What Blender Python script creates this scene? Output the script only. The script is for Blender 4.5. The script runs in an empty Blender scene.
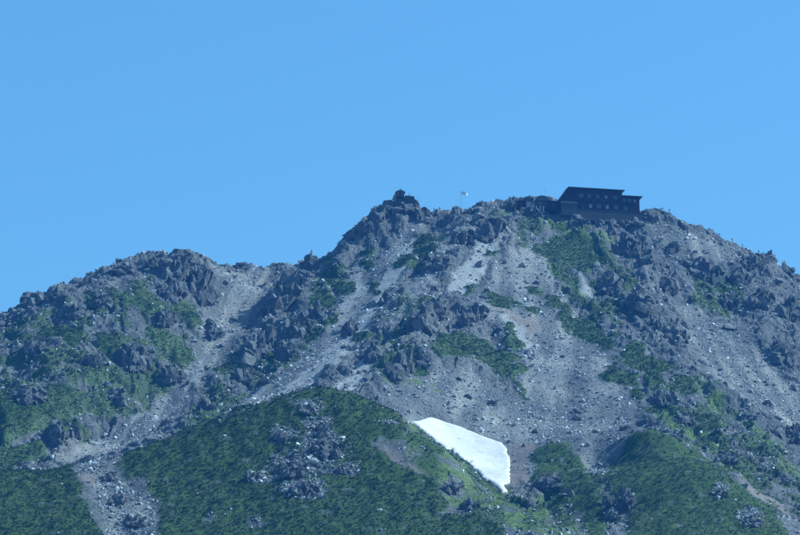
import bpy, bmesh, math, random
import numpy as np
from mathutils import Vector, Matrix

random.seed(7)
RNG = np.random.default_rng(11)
S = bpy.context.scene
COL = S.collection
R = math.radians

# ------------------------------------------------------------------ camera
PITCH = R(15.2)
FPX = 4000.0                       # focal length in pixels of the 800 px wide photograph
cam_d = bpy.data.cameras.new('camera')
cam = bpy.data.objects.new('camera', cam_d)
COL.objects.link(cam)
cam_d.sensor_width = 36
cam_d.lens = 36 * FPX / 800
cam_d.clip_start = 1
cam_d.clip_end = 20000
cam.location = (0, 0, 0)
cam.rotation_euler = (R(90) + PITCH, 0, 0)
S.camera = cam

# ------------------------------------------------------------------ light
SUN_EL, SUN_AZ = R(45), R(81)      # azimuth measured from +Y (view direction) towards +X
w = bpy.data.worlds.new('World')
S.world = w
w.use_nodes = True
nt = w.node_tree
bg = nt.nodes['Background']
sky = nt.nodes.new('ShaderNodeTexSky')
sky.sky_type = 'NISHITA'
sky.sun_disc = False
sky.sun_elevation = SUN_EL
sky.sun_rotation = SUN_AZ
sky.altitude = 1200
sky.air_density = 1.7
sky.dust_density = 1.5
sky.ozone_density = 6.0
nt.links.new(sky.outputs[0], bg.inputs[0])
bg.inputs[1].default_value = 0.1
sun_d = bpy.data.lights.new('sun', 'SUN')
sun_d.energy = 5.0
sun_d.angle = R(0.5)
sun_d.color = (1, 0.93, 0.83)
sun = bpy.data.objects.new('sun', sun_d)
COL.objects.link(sun)
sdir = Vector((math.sin(SUN_AZ) * math.cos(SUN_EL), math.cos(SUN_AZ) * math.cos(SUN_EL), math.sin(SUN_EL)))
sun.rotation_euler = sdir.to_track_quat('Z', 'Y').to_euler()
sun.location = sdir * 900

S.view_settings.view_transform = 'Standard'
S.view_settings.look = 'None'
S.view_settings.gamma = 1
S.view_settings.exposure = 0.45
S.view_settings.use_curve_mapping = False
S.view_settings.use_white_balance = True       # the photograph is balanced cool
S.view_settings.white_balance_temperature = 4850
S.view_settings.white_balance_tint = -11
S.render.engine = 'CYCLES'
S.cycles.use_denoising = True
S.cycles.max_bounces = 4
S.cycles.diffuse_bounces = 2
S.cycles.volume_bounces = 0
S.cycles.filter_width = 1.5
HAZE_DENSITY = 0.9e-4
HAZE_COLOR = (0.13, 0.36, 1.0)

# ------------------------------------------------------------------ projection helpers
CP, SP = math.cos(PITCH), math.sin(PITCH)


def unproject(px, py, Y):
    """point at depth Y (metres along +Y) seen at pixel px,py of the 800x535 photograph"""
    px, py, Y = np.asarray(px, float), np.asarray(py, float), np.asarray(Y, float)
    a = (px - 400) / FPX
    b = (267.5 - py) / FPX
    dy = CP - b * SP
    dz = SP + b * CP
    t = Y / dy
    return a * t, Y, dz * t


def project(x, y, z):
    dpt = y * CP + z * SP
    dpt = np.where(np.abs(dpt) < 1, 1, dpt)
    return 400 + FPX * x / dpt, 267.5 - FPX * (-y * SP + z * CP) / dpt


def _hash(ix, iy, seed):
    h = (ix.astype(np.int64) * 374761393 + iy.astype(np.int64) * 668265263 + seed * 1442695041) & 0xFFFFFFFF
    h = ((h ^ (h >> 13)) * 1274126177) & 0xFFFFFFFF
    h = h ^ (h >> 16)
    return h


def perlin(x, y, seed=0):
    x0, y0 = np.floor(x), np.floor(y)
    fx, fy = x - x0, y - y0
    u = fx * fx * fx * (fx * (fx * 6 - 15) + 10)
    v = fy * fy * fy * (fy * (fy * 6 - 15) + 10)

    def g(i, j):
        a = _hash(x0 + i, y0 + j, seed) * (2 * math.pi / 4294967296.0)
        return np.cos(a) * (fx - i) + np.sin(a) * (fy - j)
    a, b, c, d = g(0, 0), g(1, 0), g(0, 1), g(1, 1)
    return 1.5 * ((a + u * (b - a)) + v * ((c + u * (d - c)) - (a + u * (b - a))))


def fbm(x, y, wl, octv, seed=0, ridged=False):
    s = np.zeros_like(x)
    amp = 1.0
    for o in range(octv):
        n = perlin(x / wl + 17.3 * o, y / wl - 9.1 * o, seed + o)
        s += amp * ((0.5 - np.abs(n)) * 1.6 if ridged else n)
        wl *= 0.5
        amp *= 0.5
    return s


def worley(x, y, wl, seed=0):
    x, y = x / wl, y / wl
    x0, y0 = np.floor(x), np.floor(y)
    best = np.full(x.shape, 9.0)
    for i in (-1, 0, 1):
        for j in (-1, 0, 1):
            h = _hash(x0 + i, y0 + j, seed)
            h2 = _hash(x0 + i, y0 + j, seed + 99)
            dx = x0 + i + h / 4294967296.0 - x
            dy = y0 + j + h2 / 4294967296.0 - y
            best = np.minimum(best, dx * dx + dy * dy)
    return np.sqrt(best)


def facets(x, y, wl, seed=0, tilt=0.5):
    """every Worley cell a tilted plane at its own height: broken blocky rock"""
    x, y = x / wl, y / wl
    x0, y0 = np.floor(x), np.floor(y)
    best = np.full(x.shape, 9.0)
    val = np.zeros(x.shape)
    for i in (-1, 0, 1):
        for j in (-1, 0, 1):
            f = [_hash(x0 + i, y0 + j, seed + 31 * q) / 4294967296.0 for q in range(5)]
            dx = x - (x0 + i + f[0])
            dy = y - (y0 + j + f[1])
            d = dx * dx + dy * dy
            h = (f[2] - 0.5) + tilt * (dx * (f[3] - 0.5) + dy * (f[4] - 0.5)) * 2 - 0.25 * np.sqrt(d)
            m = d < best
            best = np.where(m, d, best)
            val = np.where(m, h, val)
    return val


def sstep(a, b, x):
    t = np.clip((x - a) / (b - a), 0, 1)
    return t * t * (3 - 2 * t)


def blur(a, n):
    for _ in range(n):
        b = a.copy()
        b[1:-1] = (a[:-2] + 2 * a[1:-1] + a[2:]) / 4
        a = b.copy()
        a[:, 1:-1] = (b[:, :-2] + 2 * b[:, 1:-1] + b[:, 2:]) / 4
    return a


def inpoly(px, py, poly):
    """vectorised point in polygon with a bounding-box pre-filter"""
    P = np.asarray(poly, float)
    out = np.zeros(px.shape, bool)
    m = (px >= P[:, 0].min()) & (px <= P[:, 0].max()) & (py >= P[:, 1].min()) & (py <= P[:, 1].max())
    if not m.any():
        return out
    x, y = px[m], py[m]
    r = np.zeros(x.shape, bool)
    n = len(P)
    for i in range(n):
        x1, y1 = P[i]
        x2, y2 = P[(i + 1) % n]
        if y1 == y2:
            continue
        c = ((y1 > y) != (y2 > y)) & (x < (x2 - x1) * (y - y1) / (y2 - y1) + x1)
        r ^= c
    out[m] = r
    return out


def zp(x0, y0, sc, pts):
    return [(x0 + a / sc, y0 + b / sc) for a, b in pts]


# ------------------------------------------------------------------ terrain: control points (photo direction + distance)
def push(d, pts):
    """move a rib towards the viewer (negative) or hollow a gully (positive)"""
    return [(a, b_, c + d * (1 if b_ > 285 else 0.4)) for a, b_, c in pts]


CTRL = [
    # skyline ridge
    (-160, 410, 1370), (-80, 362, 1385), (0, 320, 1400), (33, 300, 1410), (60, 292, 1420), (85, 280, 1430), (120, 268, 1440), (160, 258, 1450),
    (185, 254, 1450), (212, 262, 1470), (240, 265, 1485), (265, 267, 1490), (300, 266, 1490), (330, 262, 1490),
    (345, 243, 1485), (365, 226, 1490), (385, 212, 1500), (400, 205, 1505), (440, 215, 1505), (475, 213, 1500),
    (505, 207, 1500), (545, 207, 1500), (600, 215, 1500), (645, 217, 1500), (680, 224, 1500), (705, 238, 1500),
    (735, 249, 1500), (770, 262, 1490), (800, 279, 1490), (880, 325, 1480), (980, 380, 1470),
    # far side
    (-80, 430, 1470), (0, 400, 1500), (120, 345, 1530), (185, 330, 1530), (265, 325, 1560), (330, 325, 1560), (400, 275, 1580),
    (500, 275, 1580), (600, 275, 1580), (700, 300, 1580), (800, 350, 1570), (900, 420, 1560),
    *push(-8, [  # shoulder rib and its face
    (185, 275, 1425), (160, 305, 1390), (130, 340, 1345), (95, 375, 1300), (60, 410, 1260), (25, 440, 1225),
    (-20, 350, 1345), (0, 380, 1300), (-20, 420, 1245), (60, 330, 1360), (0, 455, 1200), (-80, 440, 1230),
    ]),
    *push(9, [  # gully with the dark scree
    (245, 285, 1462), (220, 325, 1405), (190, 370, 1345), (150, 415, 1285), (105, 443, 1240), (60, 466, 1195),
    ]),
    *push(-10, [  # spire rib
    (305, 280, 1465), (285, 300, 1432), (260, 335, 1385), (230, 378, 1325), (195, 412, 1272), (165, 432, 1235),
    ]),
    *push(9, [  # pale couloir
    (392, 238, 1480), (370, 285, 1418), (335, 345, 1345), (285, 390, 1285), (225, 424, 1230), (180, 443, 1190),
    ]),
    # the rib between couloir and saddle
    (350, 265, 1460), (330, 300, 1418), (310, 335, 1372), (280, 372, 1315),
    *push(-10, [  # central rib
    (505, 222, 1482), (470, 262, 1428), (440, 298, 1378), (412, 340, 1320), (388, 375, 1272), (372, 396, 1245),
    (430, 250, 1450), (400, 300, 1395), (370, 345, 1340), (340, 380, 1290),
    ]),
    # open face
    (560, 245, 1470), (545, 300, 1405), (500, 300, 1395), (470, 345, 1335), (540, 350, 1345), (500, 380, 1298), (440, 390, 1275),
    (580, 400, 1290), (540, 430, 1248), (600, 440, 1240), (480, 425, 1245), (430, 418, 1240),
    # snow gully
    (505, 442, 1225), (470, 455, 1205), (512, 470, 1190), (510, 500, 1150), (530, 535, 1095),
    *push(-8, [  # rib with the pine on it
    (640, 250, 1472), (630, 300, 1415), (650, 350, 1355), (690, 395, 1300), (735, 440, 1245), (780, 485, 1190), (820, 530, 1140),
    (600, 300, 1415), (620, 380, 1310),
    ]),
    *push(6, [  # scree and crags beyond it
    (700, 280, 1450), (720, 330, 1390), (750, 385, 1322), (790, 440, 1260), (830, 490, 1205),
    (770, 300, 1440), (800, 340, 1395), (820, 400, 1330), (900, 420, 1330),
    ]),
    # pine mounds on the right
    (560, 441, 1205), (545, 460, 1180), (575, 470, 1170), (590, 500, 1125), (560, 525, 1090), (600, 480, 1185), (606, 525, 1110),
    (632, 432, 1192), (662, 437, 1186), (700, 463, 1152), (735, 487, 1122), (765, 510, 1095), (785, 530, 1075),
    (640, 470, 1150), (650, 510, 1100), (700, 500, 1105), (720, 535, 1060), (640, 535, 1070),
    (720, 480, 1175), (770, 525, 1125), (690, 455, 1195),
    # near pine hill: crest, face, hollow behind
    (-80, 480, 1085), (0, 476, 1090), (40, 474, 1092), (70, 473, 1095), (95, 468, 1098), (120, 456, 1100), (150, 446, 1105), (180, 436, 1110), (215, 424, 1113), (240, 411, 1115),
    (285, 399, 1118), (330, 392, 1120), (368, 400, 1120), (412, 426, 1110), (447, 455, 1095), (485, 488, 1075), (512, 514, 1060),
    (300, 450, 1090), (310, 420, 1106), (200, 480, 1082), (200, 535, 1045), (300, 500, 1063), (300, 535, 1042), (100, 500, 1068), (100, 535, 1043),
    (0, 535, 1042), (-80, 535, 1042), (400, 480, 1078), (400, 535, 1042), (460, 510, 1060),
    (0, 492, 1140), (60, 490, 1140), (120, 474, 1142), (180, 460, 1150), (240, 434, 1165), (330, 414, 1175), (372, 420, 1170), (412, 445, 1158),
    (447, 472, 1140), (480, 500, 1115), (510, 525, 1085),
]
cp = np.array(CTRL, float)
cx, cy, cz = unproject(cp[:, 0], cp[:, 1], cp[:, 2])
extra = []
for xx in (-230, -120, 0, 120, 230):
    extra += [(xx, 1000, 178 - abs(xx) * 0.02), (xx, 940, 152), (xx, 1660, 345 - abs(xx) * 0.2), (xx, 1730, 300 - abs(xx) * 0.2)]
extra += [(-300, 1250, 240), (300, 1250, 240), (-300, 1400, 300), (300, 1450, 330), (-300, 1100, 195), (300, 1100, 195)]
extra = np.array(extra, float)
CX = np.concatenate([cx, extra[:, 0]]) / 100
CY = np.concatenate([cy, extra[:, 1]]) / 100
CZ = np.concatenate([cz, extra[:, 2]])


def tps_k(r2):
    return 0.5 * r2 * np.log(r2 + 1e-12)


N = len(CX)
K = tps_k((CX[:, None] - CX) ** 2 + (CY[:, None] - CY) ** 2) + np.eye(N) * 0.002
Pm = np.stack([np.ones(N), CX, CY], 1)
A = np.block([[K, Pm], [Pm.T, np.zeros((3, 3))]])
W = np.linalg.solve(A, np.concatenate([CZ, np.zeros(3)]))


def tps(x, y):
    x, y = x / 100, y / 100
    z = W[N] + W[N + 1] * x + W[N + 2] * y
    for i in range(N):
        z = z + W[i] * tps_k((x - CX[i]) ** 2 + (y - CY[i]) ** 2)
    return z


def far_base(x, y):
    z = np.interp(y, [-900, 0, 500, 800, 940, 1040, 1480, 1600, 2000, 2600, 6000], [-12, -1.7, 40, 100, 150, 195, 400, 380, 180, 60, 0])
    z = z * (1 - 0.35 * sstep(200, 1200, np.abs(x)))
    rough = np.minimum(1, np.maximum(0, (np.abs(y) - 60) / 500))
    return z + rough * 14 * fbm(x, y, 260, 3, 40)


# grid lines, fine where the photograph looks, coarse beyond
gx_f = np.arange(-188, 188.01, 0.55)
side = np.array([192, 198, 206, 218, 235, 260, 300, 350, 420, 520, 650, 820, 1050, 1400, 1900, 2600])
gx = np.concatenate([-side[::-1], gx_f, side])
gy = np.concatenate([[-900, -600, -300, -120, -40, 0, 40, 90], np.arange(150, 900, 50), np.arange(900, 1020, 8.0), np.arange(1020, 1536, 0.78),
                     np.arange(1538, 1620, 5.0), np.arange(1630, 1800, 20), [1850, 1950, 2100, 2300, 2600, 3000, 3600, 4500, 6000]])
GX, GY = np.meshgrid(gx, gy)
# smooth base on a coarse grid, then bilinear up: the spline itself is smooth
cxs = np.linspace(-560, 560, 281)
cys = np.linspace(880, 1900, 341)
BX, BY = np.meshgrid(cxs, cys)
BZ = tps(BX, BY)


def bil(xs, ys, Z, x, y):
    i = np.clip(np.searchsorted(xs, x) - 1, 0, len(xs) - 2)
    j = np.clip(np.searchsorted(ys, y) - 1, 0, len(ys) - 2)
    u = np.clip((x - xs[i]) / (xs[i + 1] - xs[i]), 0, 1)
    v = np.clip((y - ys[j]) / (ys[j + 1] - ys[j]), 0, 1)
    return (Z[j, i] * (1 - u) + Z[j, i + 1] * u) * (1 - v) + (Z[j + 1, i] * (1 - u) + Z[j + 1, i + 1] * u) * v


def base_h(x, y):
    wt = (1 - sstep(200, 330, np.abs(x))) * sstep(900, 1010, y) * (1 - sstep(1580, 1760, y))
    return wt * bil(cxs, cys, BZ, x, y) + (1 - wt) * far_base(x, y)


H0 = base_h(GX, GY)
PX, PY = project(GX, GY, H0)
infr = (GY > 1000) & (GY < 1560) & (np.abs(GX) < 200)

# ------------------------------------------------------------------ ground cover areas, read off the photograph
Z2 = (330, 180, 4.0)
Z3 = (0, 230, 3.145)
Z4 = (180, 230, 3.145)
Z5 = (380, 280, 3.82)
Z6 = (560, 200, 3.146)
Z7 = (380, 390, 3.636)
Z8 = (580, 360, 3.06)
ZL = (0, 380, 3.45)
CARPET = {
    'near': [
        [(118, 462), (128, 452), (150, 446), (180, 435), (215, 422), (240, 410), (280, 399), (330, 388), (365, 395), (385, 408), (404, 415), (406, 438), (392, 442), (380, 436),
         (374, 446), (396, 463), (416, 470), (435, 478), (443, 490), (450, 505), (438, 520), (455, 515), (480, 516), (500, 530), (506, 540), (158, 540),
         (158, 512), (150, 496), (146, 482), (130, 480)],
        [(-60, 470), (0, 473), (70, 468), (78, 484), (84, 500), (95, 520), (108, 540), (-60, 540)],
    ],
    'right': [
        zp(*Z8, [(150, 220), (190, 225), (215, 212), (270, 240), (330, 282), (400, 322), (450, 360), (520, 415), (570, 448), (610, 490), (645, 560), (140, 560), (150, 470), (90, 420), (80, 350), (120, 300), (140, 260)]),
        zp(*Z7, [(555, 240), (590, 205), (650, 195), (690, 235), (730, 270), (770, 340), (800, 390), (815, 540), (770, 540), (740, 480), (720, 440), (650, 390), (640, 330), (560, 320)]),
    ],
}
# (polygon, tall pine = 1 / bright herbs = 0, label, group)
LS = 'small dark green pine patch wedged among the rocks of the lower shoulder'
CS = 'small green pine clump on the rocky rib beside the pale scree chute'
US = 'small pine clump in the broken ground under the summit shrine'
PATCH = [
    (zp(*Z5, [(195, 250), (215, 215), (250, 208), (320, 210), (350, 205), (400, 235), (440, 265), (520, 290), (545, 315), (500, 325), (480, 345), (430, 340), (400, 325), (340, 305), (290, 315), (240, 300), (210, 275)]),
     1, 'large dark pine patch lying across the pale scree above the snow', None),
    (zp(*Z5, [(480, 170), (510, 170), (530, 200), (515, 215), (555, 250), (555, 275), (520, 280), (480, 255), (470, 235), (485, 205)]), 1, 'upright narrow pine patch touching the end of the large dark patch', None),
    (zp(*Z5, [(390, 50), (430, 40), (470, 70), (500, 60), (550, 100), (545, 115), (500, 105), (440, 95), (410, 75)]), 1, 'long thin pine patch on the brow above the two blocky crags', None),
    (zp(*Z5, [(420, 345), (540, 330), (560, 350), (520, 390), (560, 440), (585, 480), (540, 440), (500, 390)]), 1, 'ragged pine patch trailing downhill to a thin point in scree', None),
    (zp(*Z5, [(545, 30), (600, 25), (625, 55), (600, 75), (560, 60)]), 1, 'small rounded pine patch on bare scree uphill of a bigger one', None),
    (zp(*Z5, [(635, 60), (720, 70), (730, 130), (764, 150), (775, 220), (720, 200), (680, 170), (690, 140), (640, 100)]), 1, 'broad stepped pine patch at the edge of the open scree face', None),
    (zp(*Z5, [(555, 115), (600, 105), (610, 130), (570, 135)]), 1, 'tiny pine clump alone on the pale open scree', None),
    (zp(*Z5, [(310, 60), (340, 25), (370, 15), (360, 40), (320, 70)]), 1, CS, 'pine clumps on the couloir ribs'),
    (zp(*Z5, [(130, 345), (170, 340), (180, 360), (140, 370)]), 1, CS, 'pine clumps on the couloir ribs'),
    (zp(*Z6, [(-90, 150), (-30, 125), (60, 100), (90, 120), (110, 160), (140, 190), (130, 220), (90, 225), (60, 210), (30, 200), (0, 205), (-60, 185)]), 1, 'wide pine patch on the slope directly below the dark lodge', None),
    (zp(*Z6, [(0, 300), (20, 320), (40, 370), (110, 380), (130, 400), (150, 450), (180, 460), (140, 468), (90, 445), (30, 415), (0, 395)]), 1, 'sickle shaped pine patch with a pale bare spot at its tail', None),
    (zp(*Z6, [(180, 225), (230, 240), (245, 270), (210, 280), (185, 250)]), 1, 'small pine patch squeezed between two crags below the lodge', None),
    (zp(*Z6, [(180, 490), (230, 450), (280, 490), (350, 520), (375, 540), (250, 540)]), 1, 'loose pine patch at the head of the vegetated rib', None),
    (zp(*Z6, [(415, 240), (440, 250), (430, 290), (470, 310), (500, 300), (490, 330), (450, 340), (425, 320)]), 1, 'dark pine patch hooked round the foot of a grey crag', None),
    (zp(*Z6, [(500, 270), (560, 280), (560, 310), (520, 330), (500, 310)]), 1, 'dark pine patch beside the grass strip under the descending ridge', None),
    (zp(*Z8, [(60, 40), (100, 25), (180, 60), (190, 75), (150, 80), (90, 65)]), 1, 'pine clump highest on the vegetated rib, next to the sickle shaped patch', None),
    (zp(*Z8, [(130, 5), (200, 0), (240, 30), (260, 75), (230, 75), (190, 50)]), 1, 'long narrow pine clump slanting along the top of the vegetated rib', None),
    (zp(*Z8, [(140, 90), (180, 85), (200, 125), (180, 130)]), 1, 'tiny upright pine clump on the scree edge of the vegetated rib', None),
    (zp(*Z8, [(190, 140), (260, 150), (300, 190), (270, 190), (210, 170)]), 1, 'thin pine clump just uphill of the bigger pine mound', None),
    (zp(*Z8, [(340, 160), (420, 160), (450, 200), (420, 215), (360, 200)]), 1, 'rounded pine clump midway down the vegetated rib', None),
    (zp(*Z8, [(420, 280), (470, 290), (540, 330), (540, 360), (450, 320)]), 1, 'lowest pine clump of the vegetated rib beside a flat outcrop', None),
    (zp(*Z8, [(260, 80), (300, 60), (350, 70), (370, 100), (330, 120), (280, 100)]), 1, 'pine clump behind the outcrop near the top of the vegetated rib', None),
    (zp(*Z3, [(390, 230), (430, 190), (480, 230), (480, 270), (430, 255)]), 1, LS, 'pine patches on the lower shoulder'),
    (zp(*Z3, [(440, 310), (500, 300), (560, 350), (600, 390), (560, 410), (520, 370), (470, 330)]), 1, 'bright slanting pine strip leading down into the dark scree gully', None),
    (zp(*Z3, [(520, 210), (580, 220), (610, 250), (600, 280), (550, 250)]), 1, LS, 'pine patches on the lower shoulder'),
    (zp(*Z3, [(130, 320), (200, 290), (260, 310), (270, 360), (230, 380), (160, 360), (100, 350)]), 1, LS, 'pine patches on the lower shoulder'),
    (zp(*Z3, [(230, 390), (300, 390), (330, 450), (320, 500), (270, 490)]), 1, LS, 'pine patches on the lower shoulder'),
    (zp(*Z3, [(150, 480), (240, 500), (260, 535), (140, 535)]), 1, LS, 'pine patches on the lower shoulder'),
    (zp(*Z3, [(300, 320), (360, 330), (370, 370), (310, 370)]), 1, LS, 'pine patches on the lower shoulder'),
    (zp(*Z3, [(530, 400), (600, 400), (590, 440), (540, 430)]), 1, LS, 'pine patches on the lower shoulder'),
    (zp(*ZL, [(0, 60), (60, 70), (120, 90), (200, 60), (290, 70), (280, 130), (160, 130), (120, 170), (60, 190), (0, 250)]), 1, 'big dark pine patch round the paired boulders above the near hill', None),
    (zp(*ZL, [(0, 250), (80, 220), (150, 240), (110, 285), (0, 320)]), 1, 'dark pine patch just behind the crest of the near hill', None),
    (zp(*Z4, [(405, 230), (440, 200), (490, 215), (480, 245), (420, 245)]), 1, CS, 'pine clumps on the couloir ribs'),
    (zp(*Z4, [(430, 165), (470, 155), (490, 180), (550, 170), (540, 200), (500, 200)]), 1, CS, 'pine clumps on the couloir ribs'),
    (zp(*Z4, [(450, 270), (490, 270), (495, 305), (460, 305)]), 1, CS, 'pine clumps on the couloir ribs'),
    (zp(*Z4, [(380, 330), (430, 320), (440, 350), (400, 370)]), 1, CS, 'pine clumps on the couloir ribs'),
    (zp(*Z4, [(110, 450), (170, 420), (180, 440), (120, 470)]), 1, CS, 'pine clumps on the couloir ribs'),
    (zp(*Z4, [(0, 220), (40, 240), (70, 300), (30, 310), (0, 260)]), 1, 'pine patch on the flank of the shoulder tower above dark scree', None),
    (zp(*Z4, [(260, 375), (290, 370), (290, 400), (260, 400)]), 1, CS, 'pine clumps on the couloir ribs'),
    (zp(*Z4, [(540, 340), (590, 330), (600, 350), (550, 360)]), 1, CS, 'pine clumps on the couloir ribs'),
    (zp(*Z4, [(0, 360), (40, 370), (50, 420), (0, 430)]), 1, 'pine patch at the edge of the dark scree gully floor', None),
    (zp(*Z2, [(330, 250), (380, 220), (425, 230), (400, 265), (350, 290), (330, 275)]), 1, US, 'pine clumps under the summit'),
    (zp(*Z2, [(250, 350), (290, 320), (325, 320), (310, 345), (265, 370)]), 1, US, 'pine clumps under the summit'),
    (zp(*Z2, [(130, 270), (180, 260), (175, 290), (140, 310)]), 1, US, 'pine clumps under the summit'),
    (zp(*Z2, [(120, 300), (170, 320), (180, 360), (140, 360)]), 1, US, 'pine clumps under the summit'),
    (zp(*Z2, [(160, 400), (200, 410), (195, 440), (160, 450)]), 1, US, 'pine clumps under the summit'),
    (zp(*Z2, [(40, 430), (100, 410), (100, 440), (60, 460)]), 1, US, 'pine clumps under the summit'),
    (zp(*Z2, [(610, 310), (680, 275), (670, 295), (630, 315)]), 1, 'thin pine sliver on scree under the slanting ridge path', None),
]
GRASS = [
    zp(*Z6, [(-40, 190), (0, 210), (40, 230), (70, 275), (115, 315), (70, 300), (0, 245), (-40, 215)]),
    zp(*Z6, [(450, 165), (480, 190), (530, 230), (570, 285), (545, 300), (520, 240), (470, 190)]),
    zp(*Z8, [(455, 140), (490, 160), (560, 225), (660, 325), (680, 370), (640, 365), (560, 265), (470, 175)]),
    zp(*Z5, [(160, 370), (240, 440), (200, 430), (110, 400)]),
    zp(*ZL, [(300, 60), (360, 70), (370, 120), (330, 150), (300, 120)]),
    zp(*ZL, [(700, 110), (759, 80), (759, 120), (650, 175), (615, 172)]),
    zp(*Z3, [(260, 470), (340, 460), (350, 535), (280, 535)]),
    zp(*Z7, [(110, 110), (190, 160), (260, 220), (340, 290), (440, 365), (520, 420), (600, 470), (640, 527), (500, 527), (420, 470), (260, 400), (230, 350), (200, 310), (100, 260), (95, 180)]),
    zp(*Z7, [(630, 160), (660, 160), (700, 220), (680, 230)]),
    zp(*Z7, [(560, 380), (650, 400), (740, 500), (740, 530), (600, 530)]),
    zp(*Z8, [(190, 130), (340, 160), (460, 260), (540, 370), (440, 340), (330, 260), (230, 190)]),
    zp(*Z8, [(350, 60), (420, 70), (450, 130), (430, 150), (370, 110)]),
    zp(*Z2, [(620, 170), (700, 110), (715, 115), (640, 190)]),
    [(530, 214), (560, 222), (578, 226), (574, 232), (545, 228), (528, 222)],
    [(560, 226), (600, 232), (620, 240), (600, 246), (570, 240)],
]
SCREE = [
    [(400, 235), (425, 215), (410, 245), (378, 300), (350, 342), (300, 388), (260, 412), (190, 440), (235, 410), (280, 375), (320, 338), (350, 300), (378, 258)],
    [(355, 250), (372, 258), (360, 285), (345, 305), (335, 320), (345, 290)],
    [(545, 240), (560, 290), (600, 350), (640, 385), (625, 435), (600, 480), (520, 470), (480, 440), (405, 420), (375, 398), (420, 375), (470, 370), (520, 400), (500, 330), (470, 300), (500, 260)],
    [(212, 266), (268, 268), (262, 300), (225, 350), (195, 395), (145, 440), (75, 466), (45, 462), (110, 435), (160, 400), (190, 350), (212, 305)],
    [(680, 300), (745, 330), (800, 395), (830, 450), (770, 420), (720, 385), (690, 340)],
    [(640, 222), (700, 238), (745, 258), (720, 262), (660, 240)],
    [(80, 470), (100, 465), (125, 480), (150, 500), (155, 540), (110, 540)],
]
PALE = [
    [(455, 225), (472, 228), (432, 285), (395, 332), (384, 330), (415, 285)],
    [(500, 228), (514, 232), (472, 285), (446, 300), (438, 296), (470, 262)],
    [(408, 240), (418, 236), (400, 282), (362, 335), (318, 380), (272, 412), (235, 425), (262, 402), (300, 376), (345, 332), (378, 290)],
    [(356, 258), (362, 262), (365, 284), (352, 302), (340, 318), (336, 316), (348, 298), (358, 282)],
    [(378, 345), (384, 350), (352, 392), (330, 392)],
    [(478, 245), (500, 240), (470, 290), (440, 300), (452, 280)],
    [(500, 300), (515, 312), (535, 345), (520, 350), (500, 320)],
    [(575, 270), (585, 280), (600, 300), (596, 304), (580, 290)],
    [(155, 446), (172, 436), (175, 448), (158, 455)],
]
SPARSE = [
    [(-20, 330), (40, 310), (100, 290), (150, 280), (185, 330), (185, 380), (120, 430), (60, 465), (-20, 470)],
    [(600, 355), (650, 370), (720, 410), (800, 480), (800, 520), (740, 480), (690, 440), (640, 410), (600, 385)],
    [(325, 255), (375, 245), (360, 300), (325, 330), (300, 350), (310, 300)],
    [(180, 400), (240, 350), (290, 330), (310, 350), (240, 410), (190, 432)],
    [(520, 215), (600, 230), (625, 280), (620, 340), (575, 330), (540, 290), (520, 250)],
    [(400, 240), (450, 225), (440, 260), (395, 285)],
    [(690, 265), (745, 270), (745, 310), (700, 310)],
    [(420, 425), (470, 460), (520, 500), (560, 530), (480, 530), (450, 490), (400, 450)],
    [(520, 440), (600, 470), (620, 530), (560, 530)],
    [(380, 290), (440, 300), (410, 380), (385, 390), (370, 360)],
]
SOIL = [
    zp(*Z7, [(465, 195), (560, 180), (570, 200), (540, 260), (530, 310), (490, 350), (470, 330), (478, 250)]),
    zp(*Z7, [(0, 215), (60, 235), (180, 280), (170, 292), (60, 262), (0, 232)]),
    zp(*ZL, [(530, 240), (600, 220), (600, 240), (540, 265)]),
    zp(*Z5, [(420, 90), (500, 110), (600, 160), (620, 210), (560, 200), (520, 160), (430, 105)]),
    zp(*Z8, [(450, 340), (540, 380), (620, 440), (660, 500), (600, 460), (520, 400)]),
    zp(*ZL, [(280, 330), (320, 340), (300, 370), (280, 360)]),
]
SNOW = zp(*Z7, [(105, 108), (140, 102), (175, 97), (215, 101), (250, 115), (300, 130), (330, 145), (370, 160), (415, 176), (450, 186), (458, 212), (470, 235), (474, 270), (474, 325),
                (458, 332), (462, 370), (440, 366), (425, 345), (385, 320), (345, 285), (320, 262), (335, 258), (300, 245), (270, 222), (262, 205), (240, 208), (205, 180), (180, 160), (150, 145), (130, 128)])

wx = 5.5 * fbm(GX, GY, 9, 3, 60)
wy = 4.0 * fbm(GX, GY, 9, 3, 70)
PXw, PYw = PX + wx, PY + wy
NEARSIDE = (GY < 1127)
veg = np.zeros(GX.shape)
for poly in CARPET['near']:
    veg[inpoly(PXw, PYw, poly) & NEARSIDE] = 1
for poly in CARPET['right']:
    veg[inpoly(PXw, PYw, poly) & (GY < 1215) & infr] = 1
# the near hill: broken rock shows through the pine here
hill_rock = np.zeros(GX.shape)
for ex, ey, rx, ry in ((308, 411, 15, 8), (318, 430, 14, 10), (322, 450, 26, 17), (283, 437, 14, 9), (300, 468, 36, 16), (303, 492, 26, 13), (255, 478, 14, 7), (345, 470, 14, 7),
                       (388, 425, 9, 4), (255, 526, 10, 4), (720, 494, 9, 7), (750, 520, 13, 10), (210, 521, 5, 3)):
    d = ((PXw - ex) / rx) ** 2 + ((PYw - ey) / ry) ** 2
    hill_rock = np.maximum(hill_rock, np.clip(1.3 - d, 0, 1))
hill_rock *= (GY < 1215)
veg *= (hill_rock < 0.55 + 0.9 * perlin(GX / 3, GY / 3, 5))
grass = np.zeros(GX.shape)
for poly in GRASS:
    grass[inpoly(PXw, PYw, poly) & infr] = 1
grass *= sstep(-0.5, 0.05, fbm(GX, GY, 6, 3, 90))
patchid = np.full(GX.shape, -1)
for k, (poly, tall, lab, grp) in enumerate(PATCH):
    patchid[inpoly(PXw, PYw, poly) & (GY > 1127) & infr & (veg < 0.5)] = k
cnt = np.zeros(GX.shape)
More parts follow.
